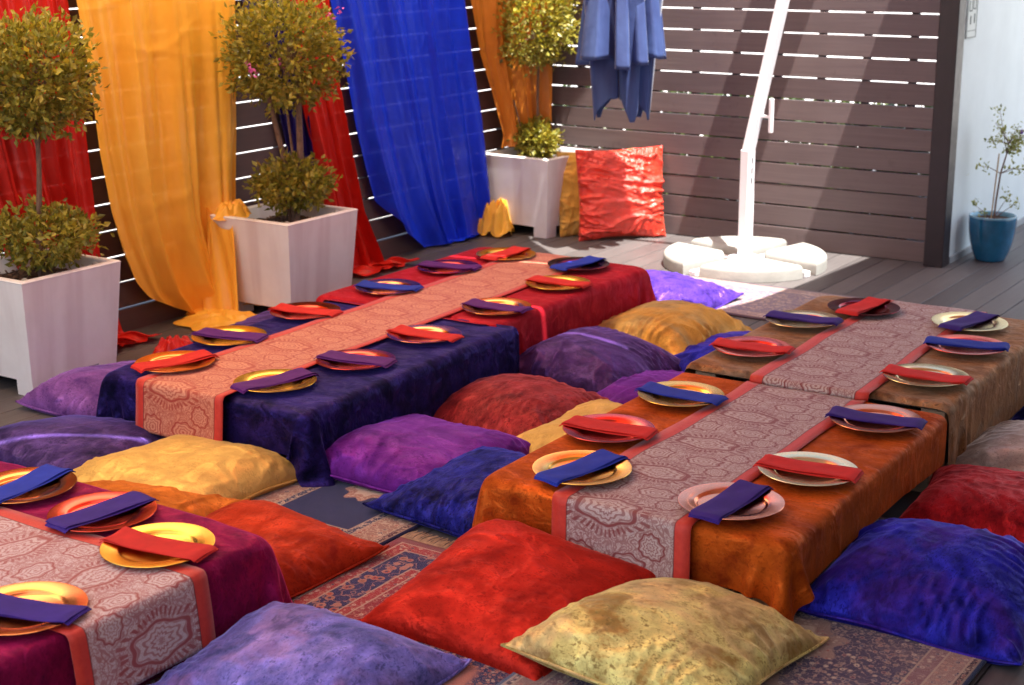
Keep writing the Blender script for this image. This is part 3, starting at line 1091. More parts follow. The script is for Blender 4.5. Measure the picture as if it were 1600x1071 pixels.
def curtain(name, label, mat, left, right_, ztop, zbot, xoff, nf, amp, seed, pool=0.0, hem=None, cols=120, rows=130, fold_bias=None):
    """left/right_: [(y, z), ...] from top to bottom; cloth hangs in front of the left fence."""
    g = np.random.default_rng(seed)
    s = np.linspace(0, 1, cols)
    tt = np.linspace(0, 1, rows)
    P = np.zeros((rows, cols, 3))
    uv = np.zeros((rows, cols, 2))
    ph = g.uniform(0, 6.28, 6)
    creases = [(g.uniform(0.1, 0.9), g.uniform(0.2, 0.95), g.uniform(0.006, 0.012), g.uniform(-0.8, 0.8)) for _ in range(5)]
    creases += [(g.uniform(0.1, 0.9), g.uniform(0.2, 0.95), g.uniform(0.05, 0.1), g.choice([-1, 1]) * g.uniform(4, 9)) for _ in range(6)]
    for j, t_ in enumerate(tt):
        zb = np.full(cols, zbot) if hem is None else np.interp(s, [h[0] for h in hem], [h[1] for h in hem])
        z = ztop + (zb - ztop) * t_
        yl = interp(left, z)
        yr = interp(right_, z)
        grow = 0.35 + 0.65 * t_
        ss = s + 0.03 * np.sin(2 * PI * s * 2 + ph[0] + t_ * 1.2) * grow
        wav = np.sin(2 * PI * nf * ss + ph[1] + 0.5 * np.sin(t_ * 3 + ph[2]))
        wav2 = np.sin(2 * PI * nf * 2.3 * ss + ph[3] + t_ * 1.5)
        wav3 = np.sin(2 * PI * nf * 4.1 * ss + ph[4] - t_ * 2.5)
        xo = xoff + amp * grow * (0.5 + 0.42 * wav + 0.2 * wav2 + 0.07 * wav3)
        y = yl + (yr - yl) * s + amp * 0.45 * grow * np.cos(2 * PI * nf * ss + ph[1]) * np.sin(PI * s)
        zz = z.copy()
        for (ca, cb, cw, cs) in creases:
            dd = (s - ca) * cs + (t_ - cb)
            xo = xo + 0.0045 * np.exp(-(dd / cw) ** 2) * np.exp(-((s - ca) / 0.22) ** 2)
        # cloth lying on the floor: turn the part below it outwards
        low = zz < 0.02
        ext = np.where(low, 0.02 - zz, 0)
        rip = 0.008 * (1 + np.sin(ext * 34 + s * 9 + ph[5])) * np.minimum(1, ext / 0.06) + 0.014 * (1 + wav) * np.minimum(1, ext / 0.08)
        xo = xo + ext * pool
        zz = np.where(low, 0.012 + rip, zz)
        P[j, :, 0] = FX + np.maximum(xo, 0.012)
        P[j, :, 1] = y
        P[j, :, 2] = zz
        uv[j, :, 0] = s
        uv[j, :, 1] = t_
    o = link(name, grid_mesh(name, P, uv=uv), mat)
    o.modifiers.new('sub', 'SUBSURF').levels = 1
    o.modifiers['sub'].render_levels = 1
    return tag(o, label, 'hanging cloth', 'coloured cloths hung over the fences')


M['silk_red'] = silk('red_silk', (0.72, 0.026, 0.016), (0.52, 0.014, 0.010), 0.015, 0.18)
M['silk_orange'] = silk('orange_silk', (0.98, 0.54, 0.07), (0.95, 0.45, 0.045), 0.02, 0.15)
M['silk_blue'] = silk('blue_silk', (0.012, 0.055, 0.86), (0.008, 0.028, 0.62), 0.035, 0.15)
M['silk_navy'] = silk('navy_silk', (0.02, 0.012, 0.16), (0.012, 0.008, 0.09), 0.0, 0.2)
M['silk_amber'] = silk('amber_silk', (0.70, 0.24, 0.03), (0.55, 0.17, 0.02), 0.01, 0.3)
ZT_ = 2.17
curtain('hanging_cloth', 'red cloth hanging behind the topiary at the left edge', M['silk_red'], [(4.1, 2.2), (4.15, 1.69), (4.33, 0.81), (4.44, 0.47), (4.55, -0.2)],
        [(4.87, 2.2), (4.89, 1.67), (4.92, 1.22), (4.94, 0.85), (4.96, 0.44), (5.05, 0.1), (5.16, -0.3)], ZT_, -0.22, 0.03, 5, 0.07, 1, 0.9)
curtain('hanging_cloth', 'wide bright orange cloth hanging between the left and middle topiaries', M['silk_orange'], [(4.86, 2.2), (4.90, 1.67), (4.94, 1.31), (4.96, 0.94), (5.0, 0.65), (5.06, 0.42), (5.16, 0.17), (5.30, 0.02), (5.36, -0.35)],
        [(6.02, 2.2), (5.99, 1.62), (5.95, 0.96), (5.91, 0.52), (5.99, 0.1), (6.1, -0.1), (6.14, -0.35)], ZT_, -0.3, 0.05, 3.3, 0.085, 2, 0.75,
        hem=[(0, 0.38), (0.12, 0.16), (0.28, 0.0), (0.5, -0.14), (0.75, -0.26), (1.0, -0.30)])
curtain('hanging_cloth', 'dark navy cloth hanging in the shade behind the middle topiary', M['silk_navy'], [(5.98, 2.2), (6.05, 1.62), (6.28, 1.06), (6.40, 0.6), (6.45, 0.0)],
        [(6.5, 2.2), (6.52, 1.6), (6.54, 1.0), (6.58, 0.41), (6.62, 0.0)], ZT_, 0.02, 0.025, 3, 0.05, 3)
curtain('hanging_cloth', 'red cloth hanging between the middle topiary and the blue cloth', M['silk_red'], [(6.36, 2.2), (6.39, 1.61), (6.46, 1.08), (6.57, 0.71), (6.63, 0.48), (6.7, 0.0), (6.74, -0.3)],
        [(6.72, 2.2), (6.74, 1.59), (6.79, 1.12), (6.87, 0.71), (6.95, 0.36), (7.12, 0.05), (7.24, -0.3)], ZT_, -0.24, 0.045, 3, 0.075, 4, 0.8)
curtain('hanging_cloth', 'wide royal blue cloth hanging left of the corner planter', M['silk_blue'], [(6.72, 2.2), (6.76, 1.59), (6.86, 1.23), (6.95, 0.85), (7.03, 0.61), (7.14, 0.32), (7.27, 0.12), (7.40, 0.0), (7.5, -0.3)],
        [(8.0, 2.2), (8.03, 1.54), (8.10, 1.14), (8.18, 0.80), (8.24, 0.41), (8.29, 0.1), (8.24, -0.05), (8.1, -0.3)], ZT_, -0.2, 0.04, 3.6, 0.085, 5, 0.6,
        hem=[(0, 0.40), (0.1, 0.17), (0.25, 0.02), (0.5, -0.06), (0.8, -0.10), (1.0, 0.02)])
# amber cloth caught in the corner, its end tucked down beside the planter
co1 = curtain('hanging_cloth', 'amber orange cloth hanging in the fence corner behind the lit topiary', M['silk_amber'], [(8.06, 2.2), (8.11, 1.54), (8.18, 1.21), (8.29, 0.92), (8.38, 0.65), (8.36, 0.56)],
              [(8.80, 2.2), (8.80, 1.5), (8.78, 0.9), (8.76, 0.56)], ZT_, 0.565, 0.03, 3, 0.06, 6, 0.5)
c_ = co1.data
for v in c_.vertices:
    f = min(1, max(0, (v.co.y - 8.1) / 0.7))
    v.co.x += 0.20 * f ** 1.4
    v.co.y -= 0.03 * f
    if v.co.z > 1.2:
        v.co.x += (v.co.z - 1.2) * 0.45 * f


def heap(name, label, mat, c, rx, ry, h, seed, rot=0, n=46):
    g = np.random.default_rng(seed)
    u = np.linspace(0, 1, n)
    a = np.linspace(0, 2 * PI, n, endpoint=False)
    P = np.zeros((n, n, 3))
    ph = g.uniform(0, 6.28, 8)
    for j, r_ in enumerate(u):
        rr = 0.02 + 0.98 * r_
        edge = 1 + 0.12 * np.sin(3 * a + ph[0]) + 0.08 * np.sin(7 * a + ph[1])
        z = h * (1 - rr ** 2.2) + h * 0.22 * np.sin(9 * rr + 4 * np.sin(2 * a + ph[2])) * (rr * (1.05 - rr)) * 3 + 0.12 * h * np.sin(6 * a + 8 * rr + ph[3]) * rr
        P[j, :, 0] = rx * rr * edge * np.cos(a)
        P[j, :, 1] = ry * rr * edge * np.sin(a)
        z = z + 0.25 * h * (1 - np.abs(np.sin(5 * a + 7 * rr + ph[4] + 1.5 * np.sin(3 * a)))) ** 2 * np.sin(PI * rr) + 0.18 * h * (1 - np.abs(np.sin(8 * a - 5 * rr + ph[5]))) ** 2 * rr
        P[j, :, 2] = np.maximum(z, 0.004) + 0.006
    o = link(name, grid_mesh(name, P, close_u=True), mat, None, c, (0, 0, R(rot)))
    o.modifiers.new('sub', 'SUBSURF').levels = 1
    return tag(o, label, 'cloth')


heap('cloth_end', 'rumpled orange cloth end lying on the rim of the middle planter', M['silk_orange'], (-5.70, 5.78, 0.50), 0.085, 0.13, 0.075, 3, 10)
# the same cloth falling from the rim to the floor beside the planter
g2 = np.random.default_rng(9)
n_ = 40
P = np.zeros((n_, n_, 3))
for j, t_ in enumerate(np.linspace(0, 1, n_)):
    s = np.linspace(0, 1, n_)
    wv = np.sin(2 * PI * 1.7 * s + 1.5 * t_ + 1.2 * np.sin(3 * s + 2 * t_)) + 0.45 * np.sin(2 * PI * 4.3 * s - 2.2 * t_)
    P[j, :, 0] = -5.835 + s * (0.26 + 0.10 * t_) + 0.02 * np.sin(9 * s + 3 * t_)
    P[j, :, 1] = 5.655 + 0.03 * (1 - s) + 0.026 * wv * (0.35 + 0.65 * t_) - 0.05 * t_ ** 2 - (1.3 * max(0, t_ - 0.9)) * (0.7 + 0.3 * np.sin(6 * s))
    P[j, :, 2] = (0.50 + 0.05 * np.sin(5 * s + 1)) * (1 - min(1, t_ / 0.92)) + 0.014 + 0.012 * (1 + np.sin(14 * s + 60 * t_)) * (t_ > 0.92)
fall = link('draped_cloth', grid_mesh('draped_cloth', P), M['silk_orange'])
fall.modifiers.new('sub', 'SUBSURF').levels = 1
tag(fall, 'orange cloth falling in folds down the left side of the middle planter', 'cloth')
heap('cloth_end', 'orange cloth pooled on the deck in front of the middle planter', M['silk_orange'], (-5.52, 5.50, 0.0), 0.25, 0.19, 0.055, 14, 20)
heap('cloth_end', 'bunched amber cloth end on the deck at the foot of the corner planter', M['silk_orange'], (-5.70, 8.25, 0.0), 0.13, 0.12, 0.20, 6)
heap('cloth_end', 'small twist of red cloth on the deck behind the navy table', M['silk_red'], (-5.28, 4.92, 0.0), 0.12, 0.10, 0.085, 12, 30)

# ------------------------------------------------------------------ overhead shade cloths (just above the picture; the plates mirror them and the sun comes through their gaps)
CZ = 2.72


def shade(label, mat, xs, lo, hi, z=CZ, sag=0.10):
    xs = np.array(xs)
    n = 9
    P = np.zeros((n, len(xs), 3))
    for j in range(n):
        f = j / (n - 1)
        y = lo + (hi - lo) * f
        P[j, :, 0] = xs
        P[j, :, 1] = y
        P[j, :, 2] = z + sag * ((xs + 2.7) / 4) ** 2 * 0.5 - 0.02 * math.sin(PI * f)
    o = link('shade_cloth', grid_mesh('shade_cloth', P), mat)
    return tag(o, label, 'shade cloth', 'shade cloths stretched over the tables')


def shade_mat(name, col, tr=0.30):
    t = NT(name)
    ob = t.co('Object')
    w = t.noise(t.mapping(ob, (1.5, 12, 1)), 2.0, 3)
    c = t.ramp(w, [(0.3, sc(col, 0.8)), (0.7, col)])
    p = t.princ(c, 0.6, spec=0.2)
    q = t.n('BsdfTranslucent')
    t.put(q.inputs['Color'], c)
    mx = t.n('MixShader')
    mx.inputs[0].default_value = tr
    t.t.links.new(p, mx.inputs[1])
    t.t.links.new(q.outputs[0], mx.inputs[2])
    return t.done(mx.outputs[0])


sx = np.arange(-6.3, 2.01, 0.05)


def pl(pts):
    return np.interp(sx, [p[0] for p in pts], [p[1] for p in pts])


def gap(x0, x1, w):
    return np.where((sx > x0) & (sx < x1), w, -0.05)


e0 = pl([(-7, -1.5), (3, -1.5)])
e0b = pl([(-7, 0.6), (3, 0.6)])
e1 = pl([(-7, 1.9), (3, 1.9)])
e2 = pl([(-7, 2.5), (-4.15, 2.7), (-3.79, 3.09), (-3.44, 3.49), (-3.2, 3.6), (3, 3.6)])
e3 = pl([(-7, 4.5), (3, 4.5)])
e4 = pl([(-7, 5.40), (3, 5.42)])
e5 = pl([(-7, 6.05), (-4, 6.12), (-3.3, 6.22), (3, 6.3)])
e6 = pl([(-7, 8.62), (-5.1, 8.58), (-4.36, 8.06), (-2.68, 6.66), (-2.46, 7.4), (-2.58, 8.3), (-2.40, 8.75), (3, 8.9)])
e6 = np.interp(sx, [-7, -5.1, -4.50, -2.80, -2.64, -2.52, -2.47, 3], [8.55, 8.50, 7.85, 6.45, 6.75, 7.3, 8.8, 8.9])
sm = {k: shade_mat('shade_' + k, c, tr) for k, c, tr in (('white', (0.75, 0.72, 0.74), 0.35), ('pink', (0.82, 0.50, 0.56), 0.55), ('red', (0.65, 0.07, 0.04), 0.3), ('orange', (0.80, 0.30, 0.05), 0.3), ('purple', (0.30, 0.12, 0.50), 0.2),
      ('amber', (0.97, 0.78, 0.50), 0.80), ('coral', (0.78, 0.26, 0.14), 0.36), ('mauve', (0.50, 0.40, 0.42), 0.07), ('rust', (0.50, 0.25, 0.18), 0.07))}
def part_(x0, x1, *es):
    k = (sx >= x0 - 1e-6) & (sx <= x1 + 1e-6)
    return (sx[k],) + tuple(e[k] for e in es)


def shade2(label, mat, x0, x1, lo, hi, z=CZ):
    xs_, l_, h_ = part_(x0, x1, lo, hi)
    return shade(label, mat, xs_, l_, h_, z)


am_hi = np.interp(sx, [-7, -5.45, -5.25, -5.1, 3], [8.52, 8.5, 8.25, 8.0, 7.9])
shade2('white shade cloth stretched overhead nearest the viewer', sm['white'], -6.3, 2.0, e0, e1 - 0.3)
shade2('long amber shade cloth stretched overhead along the left fence', sm['amber'], -6.3, -4.75, e1 - 0.35, am_hi, CZ + .012)
shade2('pink shade cloth stretched overhead above the magenta table', sm['pink'], -4.8, -3.1, e1 - 0.35, e2, CZ + .024)
shade2('coral shade cloth stretched overhead above the navy and crimson tables', sm['coral'], -4.8, -3.1, e2 + gap(-4.2, -3.42, 0.028), e5, CZ + .036)
shade2('red shade cloth stretched overhead nearest the back fence', sm['red'], -4.8, -3.1, e5 + gap(-4.05, -3.3, 0.03), e6, CZ + .024)
shade2('mauve shade cloth stretched overhead above the orange table', sm['mauve'], -3.15, 2.0, e1 - 0.35, e4, CZ + .048)
shade2('rust shade cloth stretched overhead above the bronze table', sm['rust'], -3.15, 2.0, e4 + gap(-3.1, -2.45, 0.03), e6, CZ + .060)
for (xa, xb, nm) in ((-3.82, -3.40, 'unseen orange cloth added to cast a dark band on the fence'), (-2.93, 1.0, 'unseen purple cloth added to shade the right end of the fence')):  # unseen pieces added to cast the dark bands on the back fence
    xx = np.linspace(xa, xb, 12)
    shade(nm, sm['orange'] if xb < 0 else sm['purple'], xx, np.full(12, 8.54), np.full(12, 9.0), CZ + 0.03, 0.0)
xx = np.linspace(-6.3, -4.3, 40)  # unseen piece added, its edge cut to slant the shadow on the fence
shade('unseen pink cloth added and cut to shade the fence corner', sm['pink'], xx, np.interp(xx, [-6.3, -5.3, -4.92, -4.43, -4.2], [8.52, 8.60, 8.64, 8.73, 8.9]), np.full(40, 9.0), CZ + 0.03, 0.0)
xx = np.linspace(-2.9, 2.0, 20)
shade('unseen white cloth added to shade the passage beside the pale wall', sm['white'], xx, np.full(20, 8.92), np.full(20, 13.6), CZ + 0.05, 0.0)  # added overhead to keep the sun off the pale wall and deck

# ------------------------------------------------------------------ rugs
def rug(label, cx, cy, w, l, mat, fringe=(), rot=0, z=0.002, seed=1):
    t = empty('rug', label, 'rug', (cx, cy, z), (0, 0, R(rot)), 'patterned rugs on the deck')
    g = np.random.default_rng(seed)
    nx, ny = max(8, int(w / 0.04)), max(8, int(l / 0.04))
    X, Y = np.meshgrid(np.linspace(-w / 2, w / 2, nx), np.linspace(-l / 2, l / 2, ny))
    Z = 0.008 + 0.002 * np.sin(X * 9 + seed) * np.sin(Y * 7 + 2 * seed)
    me = grid_mesh('pile', np.stack([X, Y, Z], -1))
    o = link('pile', me, mat, t)
    md = o.modifiers.new('thick', 'SOLIDIFY')
    md.thickness = 0.007
    md.offset = -1
    for (ax, sgn) in fringe:
        b = MB()
        L = w if ax == 'y' else l
        k = -L / 2
        while k < L / 2:
            d = rng.uniform(-0.012, 0.012)
            ln = rng.uniform(0.055, 0.085)
            if ax == 'y':
                p = [(k, sgn * l / 2, 0.006), (k + d * .4, sgn * (l / 2 + ln * .5), 0.009), (k + d, sgn * (l / 2 + ln), 0.004)]
            else:
                p = [(sgn * w / 2, k, 0.006), (sgn * (w / 2 + ln * .5), k + d * .4, 0.009), (sgn * (w / 2 + ln), k + d, 0.004)]
            b.tube(p, [0.0028, 0.0022, 0.0016], 4, False)
            k += 0.0055
        f = link('fringe', b.mesh('fringe'), M['fringe'], t)
        f['kind'] = 'stuff'
    return t


M['fringe'] = plain('rug_fringe', (0.50, 0.36, 0.22), 0.9, var=0.3, scale=50, bump=0)
CREAM, REDW, NAVY, ROSE = (0.52, 0.40, 0.30), (0.26, 0.035, 0.03), (0.018, 0.02, 0.075), (0.40, 0.15, 0.11)
m_navy = rug_mat('navy_rug', 0.70, 3.3, [(0.175, NAVY, (CREAM, ROSE, NAVY, NAVY), 55), (0.145, (0.30, 0.16, 0.12), (CREAM, REDW, NAVY, ROSE), 38), (0.045, (0.12, 0.05, 0.06), (CREAM, ROSE), 70), (0.016, (0.02, 0.02, 0.07), None, 1)],
                 NAVY, None, [(0.0, 1.12, 0.085, 0.12, (0.34, 0.17, 0.12), (CREAM, REDW, ROSE)), (0.0, 0.6, 0.12, 0.22, (0.34, 0.17, 0.12), (CREAM, REDW, ROSE))], 44, 0.0, (0.50, 0.38, 0.28))
rug('navy Persian runner rug with cream borders in the aisle between the tables', -3.335, 5.15, 0.70, 3.3, m_navy, seed=2)
m_red = rug_mat('red_rug', 1.35, 1.95, [(0.235, (0.30, 0.025, 0.03), (ROSE, CREAM, NAVY), 55), (0.195, (0.030, 0.022, 0.085), (REDW, (0.36, 0.06, 0.04), ROSE, (0.30, 0.10, 0.06)), 25), (0.085, (0.30, 0.025, 0.03), (ROSE, CREAM, NAVY), 55), (0.035, (0.20, 0.012, 0.018), None, 1)],
                (0.24, 0.02, 0.03), (ROSE, NAVY, CREAM, REDW), [(0, 0.0, 0.3, 0.5, NAVY, (ROSE, CREAM, REDW))], 44, 0.0, (0.36, 0.17, 0.13))
rug('deep red Persian rug with a cream fringe between the magenta and orange tables', -2.30, 2.75, 1.35, 1.95, m_red, (('y', 1),), seed=3)
m_pur = rug_mat('faded_rug', 1.05, 2.4, [(0.15, (0.20, 0.09, 0.10), (CREAM, NAVY, ROSE), 46), (0.10, (0.26, 0.14, 0.12), (NAVY, ROSE, CREAM), 52), (0.035, (0.05, 0.02, 0.04), (ROSE, CREAM), 60), (0.014, (0.03, 0.05, 0.12), None, 1)],
                (0.055, 0.035, 0.075), ((0.22, 0.12, 0.10), (0.045, 0.05, 0.12), (0.20, 0.05, 0.07), CREAM), [(0, 0.18, 0.16, 0.14, (0.28, 0.17, 0.13), (CREAM, REDW, NAVY)), (0, 0.72, 0.18, 0.16, (0.26, 0.15, 0.12), (CREAM, REDW, NAVY))], 46, 0.30, (0.36, 0.24, 0.19))
rug('faded purple and beige Persian rug under the olive gold and blue cushions', -1.585, 3.55, 1.05, 2.4, m_pur, z=0.011, seed=4)
m_gry = rug_mat('grey_rug', 1.75, 0.72, [(0.10, (0.24, 0.17, 0.18), ((0.12, 0.08, 0.12), (0.42, 0.36, 0.34)), 30), (0.03, (0.10, 0.07, 0.10), None, 1)],
                (0.17, 0.13, 0.17), ((0.30, 0.24, 0.25), (0.10, 0.07, 0.12), (0.40, 0.33, 0.32)), None, 30)
rug('greyish purple rug lying past the far ends of the tables, half sunlit', -3.18, 7.44, 1.75, 0.72, m_gry, (('x', 1),), seed=5)

# ------------------------------------------------------------------ tables, cloths, runners
ZT = 0.278
TW, TL = 0.535, 0.705


def table(label, cx, cy, rot, zt, swap=False):
    t = empty('low_table', label, 'table', (cx, cy, 0), (0, 0, R(rot)), 'low tables')
    hx, hy = (TL, TW) if swap else (TW, TL)
    b = MB()
    b.box(-hx + .022, hx - .022, -hy + .022, hy - .022, zt - 0.036, zt - 0.010, 0.012)
    link('table_top', b.mesh('table_top'), M['wood'], t)
    for sx_ in (-1, 1):
        for sy_ in (-1, 1):
            b = MB()
            b.box(-0.045, 0.045, -0.02, 0.02, 0.0, zt - 0.0365, 0.002)
            link('leg', b.mesh('leg'), M['wood'], t, (sx_ * (hx - 0.075), sy_ * (hy - 0.05), 0))
    return t


def cloth(label, mat, cx, cy, rot, zt, ov, boxes, seed, swap=False, top_off=0.004):
    hx, hy = (TL, TW) if swap else (TW, TL)
    P, uv = sim_cloth(hx, hy, zt, ov, boxes, seed, top_off=top_off)
    o = link('tablecloth', grid_mesh('tablecloth', P, uv=uv), mat, None, (cx, cy, 0), (0, 0, R(rot)))
    o.modifiers.new('sub', 'SUBSURF').levels = 1
    o.modifiers['sub'].render_levels = 1
    return tag(o, label, 'tablecloth', 'velvet tablecloths on the low tables')


def runner(label, mat, cx, cy, rot, y0, y1, zt, w=0.47, drop0=0.0, drop1=0.0, seed=0, lift=0.006):
    """Strip along local y with the ends turned down over the table ends."""
    g = np.random.default_rng(seed)
    nc = 16
    xs = np.linspace(-w / 2, w / 2, nc)
    rowsl = []                                  # (arc position, y, z)
    rad = 0.016
    zt2 = zt + lift
    arc = 0.0
    pts = []
    if drop0 > 0:
        for k in range(int(drop0 / 0.012), -1, -1):
            pts.append((y0 - rad - 0.004 - 0.10 * (k * 0.012) , zt2 - rad - k * 0.012))
        for a in np.linspace(0.25, PI / 2, 4)[:-1]:
            pts.append((y0 - rad * math.cos(a) - 0.002, zt2 - rad + rad * math.sin(a)))
    for y in np.arange(y0, y1 + 1e-6, 0.03):
        pts.append((y, zt2))
    if drop1 > 0:
        for a in np.linspace(PI / 2, 0.25, 4)[1:]:
            pts.append((y1 + rad * math.cos(a) + 0.002, zt2 - rad + rad * math.sin(a)))
        for k in range(0, int(drop1 / 0.012) + 1):
            pts.append((y1 + rad + 0.004 + 0.10 * (k * 0.012), zt2 - rad - k * 0.012))
    P = np.zeros((len(pts), nc, 3))
    uv = np.zeros((len(pts), nc, 2))
    ph = g.uniform(0, 6.28, 4)
    prev = None
    for j, (y, z) in enumerate(pts):
        if prev is not None:
            arc += math.hypot(y - prev[0], z - prev[1])
        prev = (y, z)
        wob = 0.004 * math.sin(arc * 5 + ph[0]) + 0.003 * math.sin(arc * 13 + ph[1])
        P[j, :, 0] = xs + wob
        P[j, :, 1] = y
        P[j, :, 2] = z + 0.0012 * np.sin(xs * 20 + arc * 9 + ph[2])
        P[j, 0, 2] += 0.0015 + 0.0025 * max(0, math.sin(arc * 8 + ph[3]))
        P[j, -1, 2] += 0.0015 + 0.0025 * max(0, math.sin(arc * 7 + ph[1]))
        uv[j, :, 0] = xs
        uv[j, :, 1] = arc
    o = link('table_runner', grid_mesh('table_runner', P, uv=uv), mat, None, (cx, cy, 0), (0, 0, R(rot)))
    md = o.modifiers.new('thick', 'SOLIDIFY')
    md.thickness = 0.003
    md.offset = 1
    return tag(o, label, 'table runner', 'paisley table runners')


M['v_navy'] = velvet('navy_velvet', (0.022, 0.012, 0.115), (0.004, 0.004, 0.028), 9, 1.3, 0.4, (0.30, 0.22, 0.75), hi=2.4, k=0.38)
M['v_crimson'] = velvet('crimson_velvet', (0.46, 0.012, 0.026), (0.36, 0.008, 0.018), 8, 0.7, 0.3, (0.9, 0.15, 0.15))
M['v_orange'] = velvet('orange_velvet', (0.58, 0.105, 0.010), (0.30, 0.036, 0.005), 9, 1.0, 0.3, (1.0, 0.35, 0.08))
M['v_bronze'] = velvet('bronze_velvet', (0.33, 0.155, 0.060), (0.18, 0.07, 0.03), 11, 1.4, 0.45, (0.8, 0.55, 0.4), (0.30, 0.22, 0.15))
M['v_magenta'] = velvet('magenta_velvet', (0.42, 0.010, 0.10), (0.12, 0.004, 0.05), 9, 0.9, 0.62, (0.95, 0.10, 0.35), k=0.42)

RUN_A = runner_mat('runner_coral', (0.58, 0.25, 0.15), (0.30, 0.022, 0.014))
RUN_B = runner_mat('runner_rose', (0.46, 0.375, 0.345), (0.17, 0.010, 0.014))
RUN_C = runner_mat('runner_blush', (0.52, 0.41, 0.39), (0.26, 0.03, 0.03))

AN = (-4.118, 4.625, 2.0)
AF = (-4.236, 6.06, 0.3)
BN = (-2.142, 4.455, 0.8)
BF = (-2.168, 5.925, 0.8)
CN = (-3.585, 2.49, 0.0)
ZB2 = ZT + 0.022
table('low plywood table with a bare leg corner showing under the navy velvet', *AN, ZT)
table('low table wholly covered by crimson velvet beyond the navy one', *AF, ZT)
table('low plywood table with a leg showing under orange velvet', *BN, ZT)
table('low table covered by bronze velvet beyond the orange one', *BF, ZB2)
table('low table covered by magenta velvet at the lower left', *CN, ZT, True)
nb = [(0, 2 * TL + 0.02, TW, TL, ZT)]
cloth('navy blue crushed velvet tablecloth on the near left table', M['v_navy'], *AN, ZT, (0.20, 0.215, 0.155, 0.05), nb, 1)
cloth('crimson velvet tablecloth on the far left table', M['v_crimson'], *AF, ZT, (0.22, 0.25, 0.06, 0.22), [(0.1, -2 * TL - 0.02, TW, TL, ZT + 0.003)], 2, top_off=0.009)
cloth('burnt orange crushed velvet tablecloth on the near right table', M['v_orange'], *BN, ZT, (0.19, 0.155, 0.155, 0.0), nb, 3)
cloth('mottled bronze velvet tablecloth on the far right table', M['v_bronze'], *BF, ZB2, (0.22, 0.25, 0.02, 0.22), [(0, -2 * TL - 0.055, TW, TL, ZT + 0.004)], 4)
cloth('magenta velvet tablecloth on the table at the lower left', M['v_magenta'], *CN, ZT, (0.05, 0.225, 0.2, 0.2), [], 5, True)
runner('long coral red paisley runner with orange edges along the navy and crimson tables', RUN_A, -4.19, 5.33, 1.2, -1.425, 1.40, ZT + 0.007, 0.455, 0.19, 0.12, 1)
runner('rose paisley runner with red edges on the orange table', RUN_B, *BN, -0.71, 0.715, ZT, 0.475, 0.185, 0.0, 2)
runner('rose paisley runner with red edges on the bronze table', RUN_B, *BF, -0.735, 0.71, ZB2, 0.475, 0.018, 0.15, 3)
runner('pale blush paisley runner with red edges on the magenta table', RUN_C, -3.585, 2.485, -90, -0.71, 0.712, ZT, 0.475, 0.0, 0.2, 4)

# ------------------------------------------------------------------ plates and napkins
b = MB()
b.lathe([(0.0004, 0.0045), (0.098, 0.0045), (0.104, 0.006), (0.108, 0.0105), (0.112, 0.0125), (0.135, 0.0150), (0.156, 0.0178), (0.1592, 0.0178), (0.160, 0.0166), (0.158, 0.0150), (0.135, 0.0118), (0.112, 0.0085), (0.108, 0.0035), (0.104, 0.0004), (0.0004, 0.0)], 64)
plate_base = autosmooth(b.mesh('plate'), 50)
PM = {'gold': plate_metal('gold_plate', (0.92, 0.50, 0.075), 0.24), 'red': plate_metal('red_plate', (0.72, 0.08, 0.05), 0.2), 'copper': plate_metal('copper_plate', (0.88, 0.30, 0.09), 0.2),
      'mauve': plate_metal('mauve_plate', (0.88, 0.28, 0.13), 0.18), 'burgundy': plate_metal('burgundy_plate', (0.22, 0.012, 0.03), 0.15), 'ivory': plate_metal('champagne_plate', (0.90, 0.68, 0.34), 0.22)}
PNAME = {'gold': 'shiny gold', 'red': 'shiny red', 'copper': 'shiny copper', 'mauve': 'rosy copper', 'burgundy': 'dark burgundy', 'ivory': 'pale champagne gold'}
pmesh = {}
for k, mt in PM.items():
    q = plate_base.copy()
    q.materials.append(mt)
    pmesh[k] = q


def napkin_cloth(name, col):
    t = NT(name)
    v = t.co('Object')
    w = t.noise(t.mapping(v, (900, 900, 900)), 1.0, 1)
    c = t.ramp(t.noise(v, 25, 3), [(0.3, sc(col, 0.85)), (0.7, sc(col, 1.1))])
    nrm = t.bump(t.math('ADD', t.math('MULTIPLY', w, 0.1), t.noise(v, 35, 3)), 0.15, 0.003)
    return t.done(t.princ(c, 0.75, nrm, spec=0.2, sheen=0.3, sheen_tint=sc(col, 1.5)))


NM = {'red': napkin_cloth('red_napkin', (0.48, 0.018, 0.014)), 'blue': napkin_cloth('blue_napkin', (0.012, 0.03, 0.30)), 'purple': napkin_cloth('purple_napkin', (0.075, 0.008, 0.13)), 'indigo': napkin_cloth('indigo_napkin', (0.032, 0.012, 0.16))}


